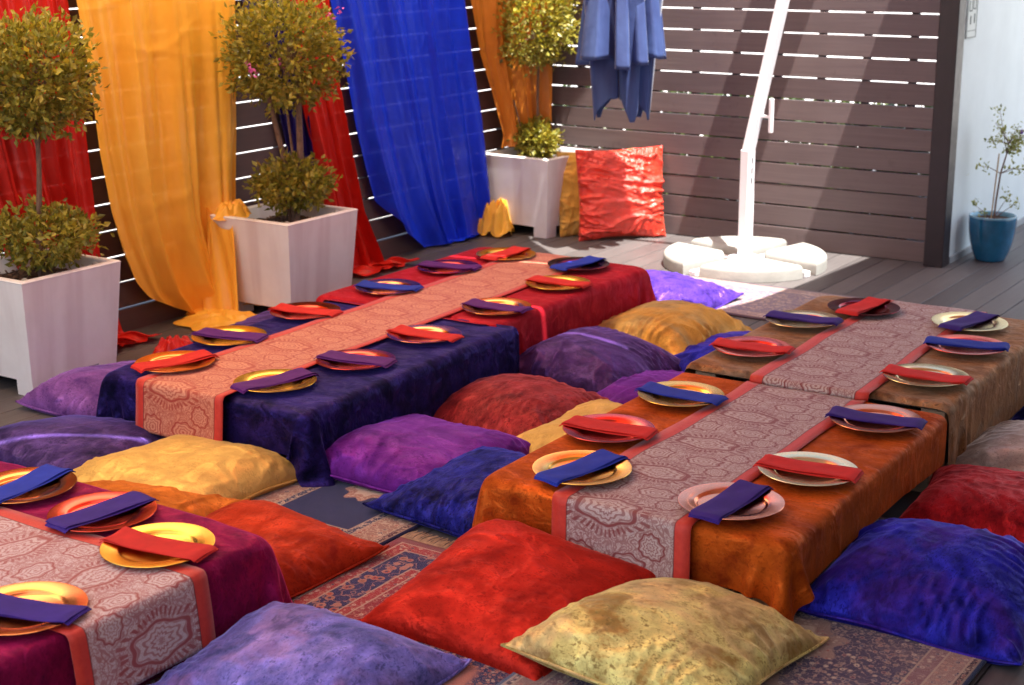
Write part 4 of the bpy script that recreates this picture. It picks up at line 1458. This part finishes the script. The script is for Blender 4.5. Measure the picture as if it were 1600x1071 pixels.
def napkin_mesh(seed):
    g = np.random.default_rng(seed)
    L, Wd = 0.335, 0.100
    nl = 26
    P = []
    bow = g.uniform(-0.012, 0.012)
    tw = g.uniform(-0.05, 0.05)
    out_v, out_f = [], []
    for layer in range(2):
        th = 0.0015
        w0 = Wd / 2 * (1.0 - 0.03 * layer)
        sh = g.uniform(-0.004, 0.004)
        sk = g.uniform(-0.035, 0.035) * (layer > 0)
        prof = []
        for a in np.linspace(-PI / 2, PI / 2, 5):
            prof.append((w0 + th * math.cos(a) * 0.9, th * math.sin(a)))
        for a in np.linspace(PI / 2, 1.5 * PI, 5):
            prof.append((-w0 + th * math.cos(a) * 0.9, th * math.sin(a)))
        # extra points across top and bottom so the strip can crumple
        full = []
        for (px, pz) in prof[:5]:
            full.append((px, pz))
        for f in (0.5, 0.0, -0.5):
            full.append((w0 * f, th))
        for (px, pz) in prof[5:]:
            full.append((px, pz))
        for f in (-0.5, 0.0, 0.5):
            full.append((w0 * f, -th))
        n = len(full)
        ext = L / 2 - 0.006 * layer * g.uniform(0, 1) + g.uniform(-0.004, 0.004)
        base = len(out_v)
        for j in range(nl):
            f = j / (nl - 1) * 2 - 1
            xx = f * ext
            r_ = abs(xx)
            rimz = 0.0135 + 0.006 * min(1, max(0, (r_ - 0.06) / 0.09)) ** 1.3
            droop = -0.010 * max(0, (r_ - 0.150) / 0.02) ** 1.5
            zc = rimz + droop + 0.0016 + layer * 0.0032 + 0.0015 * math.sin(xx * 22 + seed)
            for (py, pz) in full:
                yy = py + bow * (1 - f * f) + sh + sk * xx
                zz = zc + pz + tw * 0.25 * f * py + 0.0016 * math.sin(py * 60 + xx * 30 + seed + layer) + 0.0025 * (layer == 1) * max(0, math.sin(xx * 9 + seed * 1.7)) * (abs(py) / 0.05)
                out_v.append((xx, yy, zz))
        for j in range(nl - 1):
            for i in range(n):
                i2 = (i + 1) % n
                out_f.append((base + j * n + i, base + (j + 1) * n + i, base + (j + 1) * n + i2, base + j * n + i2))
        out_f.append(tuple(base + i for i in range(n)))
        out_f.append(tuple(base + (nl - 1) * n + i for i in range(n - 1, -1, -1)))
    return autosmooth(mesh('napkin', out_v, out_f), 50)


nmeshes = [napkin_mesh(s) for s in range(6)]
nmm = {}
ROLL = [
    # x, y, plate, napkin, angle, place
    (-4.41, 4.11, 'copper', 'red', 72, 'near left corner of the navy velvet table'),
    (-4.53, 4.54, 'gold', 'purple', 12, 'middle left side of the navy velvet table'),
    (-4.55, 5.05, 'red', 'red', 12, 'far left corner of the navy velvet table'),
    (-4.52, 5.62, 'mauve', 'blue', 14, 'near left corner of the crimson table'),
    (-4.54, 6.14, 'red', 'purple', 12, 'middle left side of the crimson table'),
    (-4.47, 6.56, 'gold', 'red', 92, 'far left corner of the crimson table'),
    (-3.90, 4.14, 'gold', 'purple', 74, 'near right corner of the navy velvet table'),
    (-3.83, 4.54, 'red', 'purple', 9, 'middle right side of the navy velvet table'),
    (-3.84, 5.01, 'mauve', 'red', 4, 'far right corner of the navy velvet table'),
    (-3.85, 5.57, 'copper', 'purple', 3, 'near right corner of the crimson table'),
    (-3.87, 6.13, 'gold', 'red', 2, 'middle right side of the crimson table'),
    (-4.00, 6.53, 'burgundy', 'blue', 84, 'far right corner of the crimson table'),
    (-2.39, 3.93, 'gold', 'blue', 78, 'near left corner of the orange table'),
    (-2.52, 4.32, 'red', 'red', 5, 'middle left side of the orange table'),
    (-2.50, 4.81, 'gold', 'blue', 1, 'far left corner of the orange table'),
    (-2.53, 5.48, 'red', 'red', 9, 'near left corner of the bronze table'),
    (-2.54, 6.01, 'ivory', 'indigo', 5, 'middle left side of the bronze table'),
    (-2.40, 6.36, 'burgundy', 'red', 86, 'far left corner of the bronze table'),
    (-1.86, 3.92, 'mauve', 'indigo', 87, 'near right corner of the orange table'),
    (-1.78, 4.31, 'ivory', 'red', 6, 'middle right side of the orange table'),
    (-1.79, 4.92, 'mauve', 'indigo', 8, 'far right corner of the orange table'),
    (-1.80, 5.46, 'ivory', 'red', 3, 'near right corner of the bronze table'),
    (-1.81, 5.97, 'red', 'blue', 12, 'middle right side of the bronze table'),
    (-1.92, 6.35, 'ivory', 'indigo', 80, 'far right corner of the bronze table'),
    (-3.78, 2.86, 'copper', 'blue', 97, 'left edge of the picture on the magenta table'),
    (-3.40, 2.84, 'red', 'indigo', 84, 'far side of the magenta table, second from the corner'),
    (-3.07, 2.75, 'gold', 'red', 9, 'far right corner of the magenta table'),
    (-3.05, 2.27, 'copper', 'indigo', 15, 'near end of the magenta table by the runner'),
]
NN = {'red': 'red', 'blue': 'royal blue', 'purple': 'purple', 'indigo': 'indigo'}
for i, (x, y, pk, nk, an, place) in enumerate(ROLL):
    zt = ZT + 0.009
    if 'crimson' in place:
        zt = ZT + 0.013
    if 'bronze' in place:
        zt = ZB2 + 0.009
    if x > -4.45 and x < -3.95 and y < 6.7 and y > 3.8 or 'near left corner of the navy' in place:
        zt += 0.006
    if abs(x + 2.15) < 0.42:
        zt += 0.006
    p = link('plate', pmesh[pk], None, None, (x, y, zt), (R(rng.uniform(-0.6, 0.6)), R(rng.uniform(-0.6, 0.6)), rng.uniform(0, 6)))
    tag(p, '%s charger plate, %s' % (PNAME[pk], place), 'plate', 'charger plates laid on the tables')
    ky = (i % 6, nk)
    if ky not in nmm:
        q = nmeshes[i % 6].copy()
        q.materials.append(NM[nk])
        nmm[ky] = q
    n = link('napkin', nmm[ky], None, None, (x, y, zt), (0, 0, R(an)))
    tag(n, '%s folded napkin across the plate, %s' % (NN[nk], place), 'napkin', 'folded napkins on the plates')

# ------------------------------------------------------------------ cushions
def cushion_shape(w, H, seed, amp=0.010, puck=0.010, pw=0.22, aniso=(1.0, 1.0), p=2.7, q=0.62, n=64):
    """A filled square cover lying on the floor: full to near the seam, drawn-in sides, pulled corners, folds running in from the seams."""
    g = np.random.default_rng(seed)
    u = np.linspace(-1, 1, n)
    u = np.sign(u) * (1 - (1 - np.abs(u)) ** 1.15)
    U, V = np.meshgrid(u, u)
    c = 0.055

    def lump(k, lo, hi):
        t_ = np.zeros_like(U)
        for _ in range(k):
            a = g.uniform(0, 2 * PI)
            t_ += np.sin((U * math.cos(a) + V * math.sin(a)) * g.uniform(lo, hi) + g.uniform(0, 6.28))
        return t_ / math.sqrt(k)
    eu, ev = lump(3, 1.5, 4) * 0.012, lump(3, 1.5, 4) * 0.012
    X = U * w / 2 * (1 - c * (1 - V ** 2) * np.abs(U) ** 2 + eu)
    Y = V * w / 2 * (1 - c * (1 - U ** 2) * np.abs(V) ** 2 + ev)
    F = (np.clip(1 - np.abs(U) ** p, 0, 1) * np.clip(1 - np.abs(V) ** p, 0, 1)) ** q
    th = H * F * (1 + 0.09 * lump(4, 1.5, 3.5))
    corner = (np.abs(U) * np.abs(V)) ** 6
    mid = 0.022 + 0.008 * lump(3, 2, 5) + 0.03 * corner * g.uniform(0.2, 1.2)
    T = np.stack([X, Y, mid + 0.84 * th], -1)
    B = np.stack([X, Y, np.maximum(0.002, mid - 0.4 * th)], -1)
    edge = np.maximum(np.abs(U), np.abs(V))
    side = np.where(np.abs(U) > np.abs(V), V, U)
    sgn = np.where(np.abs(U) > np.abs(V), np.sign(U), 2 * np.sign(V))
    rim = np.clip((1 - edge) * 12, 0, 1)
    tot = np.zeros_like(U)
    for k in range(12):
        a = g.uniform(0, PI)
        fr = g.uniform(4, 13)
        px = (U * math.cos(a) * aniso[0] + V * math.sin(a) * aniso[1]) * fr
        wp = 1.6 * np.sin(U * g.uniform(1.5, 4) + V * g.uniform(1.5, 4) + g.uniform(0, 6.28))
        mk = np.clip(np.sin(U * g.uniform(1, 3.2) + g.uniform(0, 6.28)) * np.sin(V * g.uniform(1, 3.2) + g.uniform(0, 6.28)) * 1.8 - 0.15, 0, 1)
        tot += (1 - np.abs(np.sin(px + wp))) ** 4 * mk
    ph = side * 21 + 2.6 * np.sin(side * 5 + seed + sgn * 2) + 1.0 * np.sin(edge * 7 + side * 4)
    am = np.clip(0.55 + 0.75 * np.sin(side * 4.3 + sgn * 3 + seed), 0, 1.3)
    fold = ((1 - np.abs(np.sin(ph / 1.0))) ** 2 - 0.3) * am * np.exp(-np.clip(0.97 - edge, 0, 1) / pw)
    d = amp * tot * (0.35 + 0.65 * edge) + puck * fold
    N = np.cross(np.gradient(T, axis=1), np.gradient(T, axis=0))
    N /= np.linalg.norm(N, axis=-1, keepdims=True) + 1e-9
    N = N * 0.75 + np.array([0, 0, 0.25])
    T += N * (rim * d)[..., None]
    T[..., 2] = np.maximum(T[..., 2], B[..., 2] + 0.001)
    return T, B


SIMS = [cushion_shape(0.665, H, sd, am, pk, pw, an, p_, q_) for H, sd, am, pk, pw, an, p_, q_ in (
    (0.150, 1, 0.006, 0.012, 0.16, (1, 1), 2.7, 0.62), (0.135, 2, 0.006, 0.014, 0.22, (1, .6), 3.2, 0.55), (0.205, 3, 0.006, 0.042, 0.28, (1, 1), 2.6, 0.58),
    (0.165, 4, 0.007, 0.020, 0.25, (.6, 1), 2.6, 0.6), (0.095, 5, 0.012, 0.012, 0.2, (1, 1), 3.0, 0.55), (0.155, 6, 0.045, 0.024, 0.45, (0.3, 1.4), 2.7, 0.55),
    (0.135, 7, 0.003, 0.008, 0.12, (1, 1), 3.4, 0.5))]
cm = {}


def piping_mesh(T):
    n = T.shape[0]
    loop = [tuple(T[0, i]) for i in range(n)] + [tuple(T[j, n - 1]) for j in range(1, n)] + [tuple(T[n - 1, i]) for i in range(n - 2, -1, -1)] + [tuple(T[j, 0]) for j in range(n - 2, 0, -1)]
    b = MB()
    b.tube(loop + [loop[0]], 0.0042, 6, False)
    return autosmooth(b.mesh('piping'))


pm_ = {}


def cushion(label, mat, x, y, rot, sim=0, turn=0, z=0.0, tilt=(0, 0), size=1.0, sz=1.0):
    ky = (sim, mat)
    if ky not in cm:
        me = cushion_mesh('cushion', *SIMS[sim])
        me.materials.append(M[mat])
        cm[ky] = me
    o = link('cushion', cm[ky], None, None, (x, y, z), (R(tilt[0]), R(tilt[1]), R(rot + 90 * turn)))
    o.scale = (size, size, size * sz)
    if not any(md.type == 'SUBSURF' for md in o.modifiers):
        o.modifiers.new('sub', 'SUBSURF').levels = 1
        o.modifiers['sub'].render_levels = 1
    if ky not in pm_:
        q = piping_mesh(SIMS[sim][0])
        q.materials.append(M[mat])
        pm_[ky] = q
    link('piping', pm_[ky], None, o)
    return tag(o, label, 'cushion', 'velvet floor cushions')


M['c_lilac'] = velvet('lilac_velvet', (0.26, 0.10, 0.40), (0.09, 0.03, 0.20), 7, 1.2, 0.6, (0.8, 0.6, 1.0))
M['c_navy'] = velvet('midnight_velvet', (0.050, 0.026, 0.125), (0.014, 0.010, 0.05), 8, 1.2, 0.5, (0.5, 0.45, 0.9), hi=2.2)
M['c_gold'] = velvet('gold_velvet', (0.88, 0.56, 0.15), (0.80, 0.46, 0.12), 6, 0.8, 0.4, (1.0, 0.8, 0.4))
M['c_rust'] = velvet('rust_velvet', (0.48, 0.036, 0.010), (0.28, 0.015, 0.008), 7, 1.0, 0.4, (1.0, 0.3, 0.1))
M['c_orange'] = velvet('tangerine_velvet', (0.60, 0.17, 0.02), (0.36, 0.08, 0.015), 7, 0.9, 0.4, (1.0, 0.5, 0.2))
M['c_peri'] = velvet('periwinkle_velvet', (0.20, 0.18, 0.60), (0.045, 0.06, 0.22), 8, 1.3, 0.7, (0.8, 0.75, 1.0), (0.30, 0.17, 0.42), hi=1.7)
M['c_red'] = velvet('red_velvet', (0.54, 0.022, 0.012), (0.30, 0.010, 0.008), 6, 1.0, 0.5, (1.0, 0.25, 0.15))
M['c_olive'] = velvet('olive_gold_velvet', (0.80, 0.66, 0.22), (0.46, 0.27, 0.07), 8, 1.7, 0.5, (1.0, 0.95, 0.6), (0.78, 0.50, 0.22))
M['c_royal'] = velvet('royal_blue_velvet', (0.022, 0.022, 0.42), (0.006, 0.006, 0.12), 7, 1.2, 0.5, (0.4, 0.35, 1.0), (0.075, 0.02, 0.28), hi=1.9)
M['c_scarlet'] = velvet('scarlet_velvet', (0.36, 0.010, 0.016), (0.16, 0.005, 0.01), 9, 1.1, 0.45, (1.0, 0.2, 0.2))
M['c_grey'] = velvet('grey_velvet', (0.50, 0.42, 0.36), (0.36, 0.28, 0.24), 9, 1.1, 0.6, (1.0, 0.95, 0.9))
M['c_purple'] = velvet('purple_velvet', (0.17, 0.022, 0.30), (0.07, 0.010, 0.14), 6, 0.9, 0.5, (0.7, 0.3, 1.0))
M['c_deepblue'] = velvet('deep_blue_velvet', (0.010, 0.012, 0.16), (0.003, 0.003, 0.035), 11, 1.7, 0.5, (0.3, 0.3, 1.0), hi=2.2)
M['c_maroon'] = velvet('maroon_velvet', (0.30, 0.028, 0.030), (0.11, 0.010, 0.014), 10, 1.3, 0.5, (1.0, 0.35, 0.35))
M['c_plum'] = velvet('plum_navy_velvet', (0.060, 0.024, 0.125), (0.018, 0.010, 0.05), 7, 1.0, 0.5, (0.6, 0.45, 0.9), hi=2.0)
M['c_mustard'] = velvet('mustard_velvet', (0.75, 0.40, 0.08), (0.6, 0.28, 0.05), 6, 0.8, 0.4, (1.0, 0.75, 0.4), (0.36, 0.28, 0.13))
M['c_violet'] = velvet('violet_velvet', (0.11, 0.045, 0.42), (0.03, 0.012, 0.16), 12, 1.3, 0.5, (0.6, 0.5, 1.0))
def satin(name, col):
    t = NT(name)
    v = t.co('Object')
    f = t.noise(t.mapping(v, (1, 2.4, 1)), 9, 5, 0.65, 1.0)
    c = t.ramp(f, [(0.35, sc(col, 0.8)), (0.65, sc(col, 1.2))])
    nrm = t.bump(f, 0.5, 0.03)
    return t.done(t.princ(c, 0.36, nrm, metal=0.2, spec=1.0, sheen=0.25, sheen_rough=0.4, sheen_tint=(1.0, 0.6, 0.4)))


M['c_satin'] = satin('red_satin', (0.74, 0.035, 0.014))

cushion('pale lilac cushion between the left planter and the navy table', 'c_lilac', -4.92, 4.30, 0, 1, 0)
cushion('midnight blue cushion with a thin streak of sunlight, before the navy table', 'c_navy', -4.54, 3.66, 4, 6, 1)
cushion('pale gold cushion leaning at the near end of the navy table', 'c_gold', -3.94, 3.67, -2, 1, 2)
cushion('tangerine cushion tucked against the far side of the magenta table', 'c_orange', -3.88, 3.28, 3, 4, 0, 0.0)
cushion('rust red cushion at the far right corner of the magenta table', 'c_rust', -3.24, 3.27, -3, 1, 3, 0.0, (0, 0), 0.96)
cushion('large periwinkle blue cushion in the foreground by the magenta table end', 'c_peri', -2.55, 2.74, 4, 3, 1)
cushion('large red cushion in the foreground leaning on the orange table', 'c_red', -2.33, 3.44, -3, 6, 0, 0.035, (9, 0), 0.97)
cushion('olive gold cushion in the foreground overlapping the large red one', 'c_olive', -1.80, 3.42, -1, 3, 2, 0.03, (5, 0))
cushion('plump royal blue cushion right of the orange table', 'c_royal', -1.31, 4.21, 2, 2, 3, 0.0, (0, 0), 1.0, 1.1)
cushion('scarlet cushion at the right edge behind the royal blue one', 'c_scarlet', -1.30, 4.93, 5, 0, 1, 0.02)
cushion('mottled grey cushion at the right edge beside the bronze table', 'c_grey', -1.33, 5.58, -3, 3, 0)
cushion('dark blue cushion at the right edge behind the grey one', 'c_deepblue', -1.28, 6.25, 0, 1, 2)
cushion('bright purple cushion in the aisle nearest the navy cloth corner', 'c_purple', -3.31, 4.31, 3, 1, 0, 0.015, (0, 3))
cushion('dark blue crushed velvet cushion slumped left of the orange table', 'c_deepblue', -2.86, 4.13, -6, 3, 1)
cushion('maroon red cushion in the aisle beside the navy cloth', 'c_maroon', -3.33, 5.0, -5, 3, 3, 0.0)
cushion('gold cushion peeking out between the maroon one and the orange table', 'c_gold', -2.83, 4.86, 0, 1, 1)
cushion('plum navy cushion against the crimson cloth, a sliver of sun across it', 'c_plum', -3.42, 5.74, -6, 2, 0)
cushion('mustard gold cushion against the crimson cloth near its far end', 'c_mustard', -3.42, 6.42, -8, 2, 2)
cushion('purple cushion partly hidden by the orange table edge', 'c_purple', -2.88, 5.52, 0, 4, 2)
cushion('royal blue cushion partly hidden by the bronze table edge', 'c_royal', -2.90, 6.24, 0, 4, 1)
cushion('violet cushion in full sun past the end of the crimson table', 'c_violet', -3.83, 7.10, -3, 3, 3)
cushion('plum cushion peeking above the far left edge of the navy table', 'c_plum', -4.98, 5.35, 4, 1, 1)


def standing(label, mat, x, y, rot, sim, lean, turn=0, size=0.95):
    """A cushion stood on its edge, facing rot (degrees from -y), leaning back."""
    T, B = SIMS[sim]
    zc = (T[..., 2].mean() + B[..., 2].mean()) / 2
    me = cushion_mesh('cushion', T, B)
    me.materials.append(M[mat])
    for v in me.vertices:
        v.co.z -= zc
    o = link('cushion', me)
    half = 0.5 * (T[..., 1].max() - T[..., 1].min()) * size
    o.matrix_world = Matrix.Translation((x, y, half * math.cos(R(lean)) - 0.005)) @ Matrix.Rotation(R(rot), 4, 'Z') @ Matrix.Rotation(R(90 - lean), 4, 'X') @ Matrix.Rotation(R(90 * turn), 4, 'Z') @ Matrix.Diagonal((size, size, size * 0.75, 1))
    o.modifiers.new('sub', 'SUBSURF').levels = 1
    return tag(o, label, 'cushion', 'velvet floor cushions')


standing('shiny red cushion standing upright in the sun against the back fence', 'c_satin', -4.94, 8.60, 46, 5, 10, 0, 0.91)
standing('mustard cushion standing between the corner planter and the upright red cushion', 'c_mustard', -5.14, 8.64, 50, 4, 8, 1, 0.86)

# ------------------------------------------------------------------ cantilever umbrella and its weights
UX, UY = -3.885, 8.265
u = empty('umbrella', 'closed blue cantilever umbrella on a slanting white square mast', 'umbrella', (UX, UY, 0), (0, 0, R(-14)))
b = MB()
b.box(-0.475, 0.475, -0.026, 0.026, 0.0, 0.035, 0.004)
b.box(-0.026, 0.026, -0.475, -0.0265, 0.0, 0.035, 0.004)
b.box(-0.026, 0.026, 0.0265, 0.475, 0.0, 0.035, 0.004)
b.box(-0.07, 0.07, -0.07, 0.07, 0.0355, 0.06, 0.004)
link('cross_base', b.mesh('cross_base'), M['white'], u)
b = MB()
b.box(-0.033, 0.033, -0.033, 0.033, 0.0605, 0.70, 0.005)
ms = link('mast', b.mesh('mast'), M['white'], u)
b = MB()
for zz in (0.50, 0.56, 0.62):
    b.box(0.0332, 0.0345, -0.006, 0.006, zz, zz + 0.035)
link('slot', b.mesh('slot'), M['steel'], ms)
# leaning upper mast, arm and closed canopy share the thing's frame (undo its turn for the lean)
inv = Matrix.Rotation(R(14), 4, 'Z')
top = inv @ Vector((0.36, 0.06, 2.52))
b = MB()


def beam(b, p, q, wx, wy, bev=0.004):
    p, q = Vector(p), Vector(q)
    d = (q - p)
    L = d.length
    z = d.normalized()
    xax = Vector((1, 0, 0)) - z * z.x
    xax.normalize()
    yax = z.cross(xax)
    mt = Matrix((xax, yax, z)).transposed().to_4x4()
    mt.translation = p
    b.box(-wx / 2, wx / 2, -wy / 2, wy / 2, 0, L, bev, mt)


beam(b, (0, 0, 0.685), top, 0.058, 0.058)
link('upper_mast', b.mesh('upper_mast'), M['white'], u)
b = MB()
head = inv @ Vector((-0.85, -0.04, 2.50))
beam(b, top + Vector((0, 0, 0.02)), head + Vector((0, 0, 0.06)), 0.045, 0.045)
link('arm', b.mesh('arm'), M['white'], u)
b = MB()
hp = inv @ Vector((0.085, 0.012, 0.90))
b.box(-0.012, 0.012, -0.012, 0.012, -0.10, 0.10, 0.004, Matrix.Translation(hp + Vector((0.065, -0.01, 0.01))))
b.box(-0.045, 0.06, -0.008, 0.008, -0.008, 0.008, 0.002, Matrix.Translation(hp))
link('crank_handle', b.mesh('crank_handle'), M['white'], u)


def canopy_layer(r_top, r_bot, z_top, z_hem, nf, depth, seed, hemvar, rows=44, cols=240, tips=0.0):
    """Closed canvas: broad flat panels between deep creases, the hem dropping to a corner on every panel."""
    g = np.random.default_rng(seed)
    a = np.linspace(0, 2 * PI, cols, endpoint=False)
    wob = 0.35 * np.sin(2 * a + g.uniform(0, 6.28)) + 0.2 * np.sin(3 * a + g.uniform(0, 6.28))
    fa = (a / (2 * PI) * nf + wob * 0.5) % nf
    idx = np.floor(fa).astype(int) % nf
    fr = fa - np.floor(fa)
    hv = g.uniform(-1, 1, nf)[idx]
    am = g.uniform(0.7, 1.2, nf)[idx]
    tri = 1 - np.abs(fr * 2 - 1)                       # 0 at a crease, 1 in the middle of a panel
    plate_ = np.minimum(1, tri * 1.9)
    lean_ = (fr - 0.5)
    P = np.zeros((rows, cols, 3))
    for j in range(rows):
        t_ = j / (rows - 1)
        r0 = r_top + (r_bot - r_top) * t_ ** 0.8
        r = r0 * (1 - depth * (1 - plate_) * (0.5 + 0.5 * t_)) * (0.9 + 0.12 * am)
        r = r + 0.05 * r0 * lean_ * 2
        hem = z_hem + hemvar * hv * np.minimum(1, tri * 4) - tips * np.minimum(1, tri * 1.25) ** 0.8 * (0.62 + 0.38 * hv)
        z = z_top + (hem - z_top) * t_
        tw = 0.12 * t_ * np.sin(a + seed)
        P[j, :, 0] = r * np.cos(a + tw)
        P[j, :, 1] = r * np.sin(a + tw)
        P[j, :, 2] = z
    return P


def canvas_mat():
    t = NT('blue_canvas')
    v = t.co('Object')
    w = t.noise(t.mapping(v, (300, 300, 300)), 1.0, 1)
    c = t.ramp(t.noise(t.mapping(v, (6, 6, 1.5)), 1.5, 4), [(0.3, (0.026, 0.040, 0.13)), (0.7, (0.055, 0.095, 0.25))])
    nrm = t.bump(t.math('ADD', t.noise(v, 18, 3), t.math('MULTIPLY', w, 0.06)), 0.25, 0.01)
    return t.done(t.princ(c, 0.7, nrm, spec=0.25, sheen=0.2))


M['canvas'] = canvas_mat()
cxy = inv @ Vector((-0.85, -0.04, 0))
cn = empty('canopy_placeholder', None, None)
bpy.data.objects.remove(cn)
co_ = link('canopy', grid_mesh('canopy', canopy_layer(0.09, 0.275, 2.42, 1.205, 9, 0.60, 3, 0.05, tips=0.03), close_u=True), M['canvas'], u, (cxy.x, cxy.y, 0))
md = co_.modifiers.new('thick', 'SOLIDIFY')
md.thickness = 0.003
c2 = link('canopy_flaps', grid_mesh('canopy_flaps', canopy_layer(0.24, 0.165, 1.60, 0.98, 5, 0.55, 9, 0.09, tips=0.24), close_u=True), M['canvas'], u, (cxy.x, cxy.y, 0))
md = c2.modifiers.new('thick', 'SOLIDIFY')
md.thickness = 0.003
b = MB()
b.tube([(cxy.x, cxy.y, 1.1), (cxy.x, cxy.y, 2.55)], 0.018, 10)
link('centre_pole', b.mesh('centre_pole'), M['steel'], u)


def weight_mesh():
    """Quarter round slab with a domed top edge."""
    prof_n = 14
    r1, r0 = 0.49, 0.06
    inset = 0.062
    outline = []
    for k in range(prof_n + 1):
        a = math.asin(inset / r1) + (PI / 2 - 2 * math.asin(inset / r1)) * k / prof_n
        outline.append((r1 * math.cos(a), r1 * math.sin(a)))
    outline.append((inset, inset + 0.05))
    outline.append((inset + 0.05, inset))
    bm = bmesh.new()
    vs = [bm.verts.new((x, y, 0)) for x, y in outline]
    f = bm.faces.new(vs)
    r_ = bmesh.ops.extrude_face_region(bm, geom=[f])
    for v in r_['geom']:
        if isinstance(v, bmesh.types.BMVert):
            v.co.z = 0.085
    bmesh.ops.recalc_face_normals(bm, faces=bm.faces[:])
    te = [e for e in bm.edges if all(v.co.z > 0.05 for v in e.verts)]
    bmesh.ops.bevel(bm, geom=te, offset=0.03, segments=4, affect='EDGES', profile=0.5)
    me = bpy.data.meshes.new('base_weight')
    bm.to_mesh(me)
    bm.free()
    me.materials.append(M['concrete'])
    return autosmooth(me, 40)


wm = weight_mesh()
for k, wl_ in enumerate(('white quarter round umbrella weight at the back right, partly shaded', 'white quarter round umbrella weight at the back, nearest the fence', 'white quarter round umbrella weight on the left, nearest the red cushion', 'white quarter round umbrella weight at the front of the mast')):
    tag(link('base_weight', wm, None, None, (UX, UY, 0.002), (0, 0, R(-14 + 90 * k))), wl_, 'weight', 'umbrella base weights')
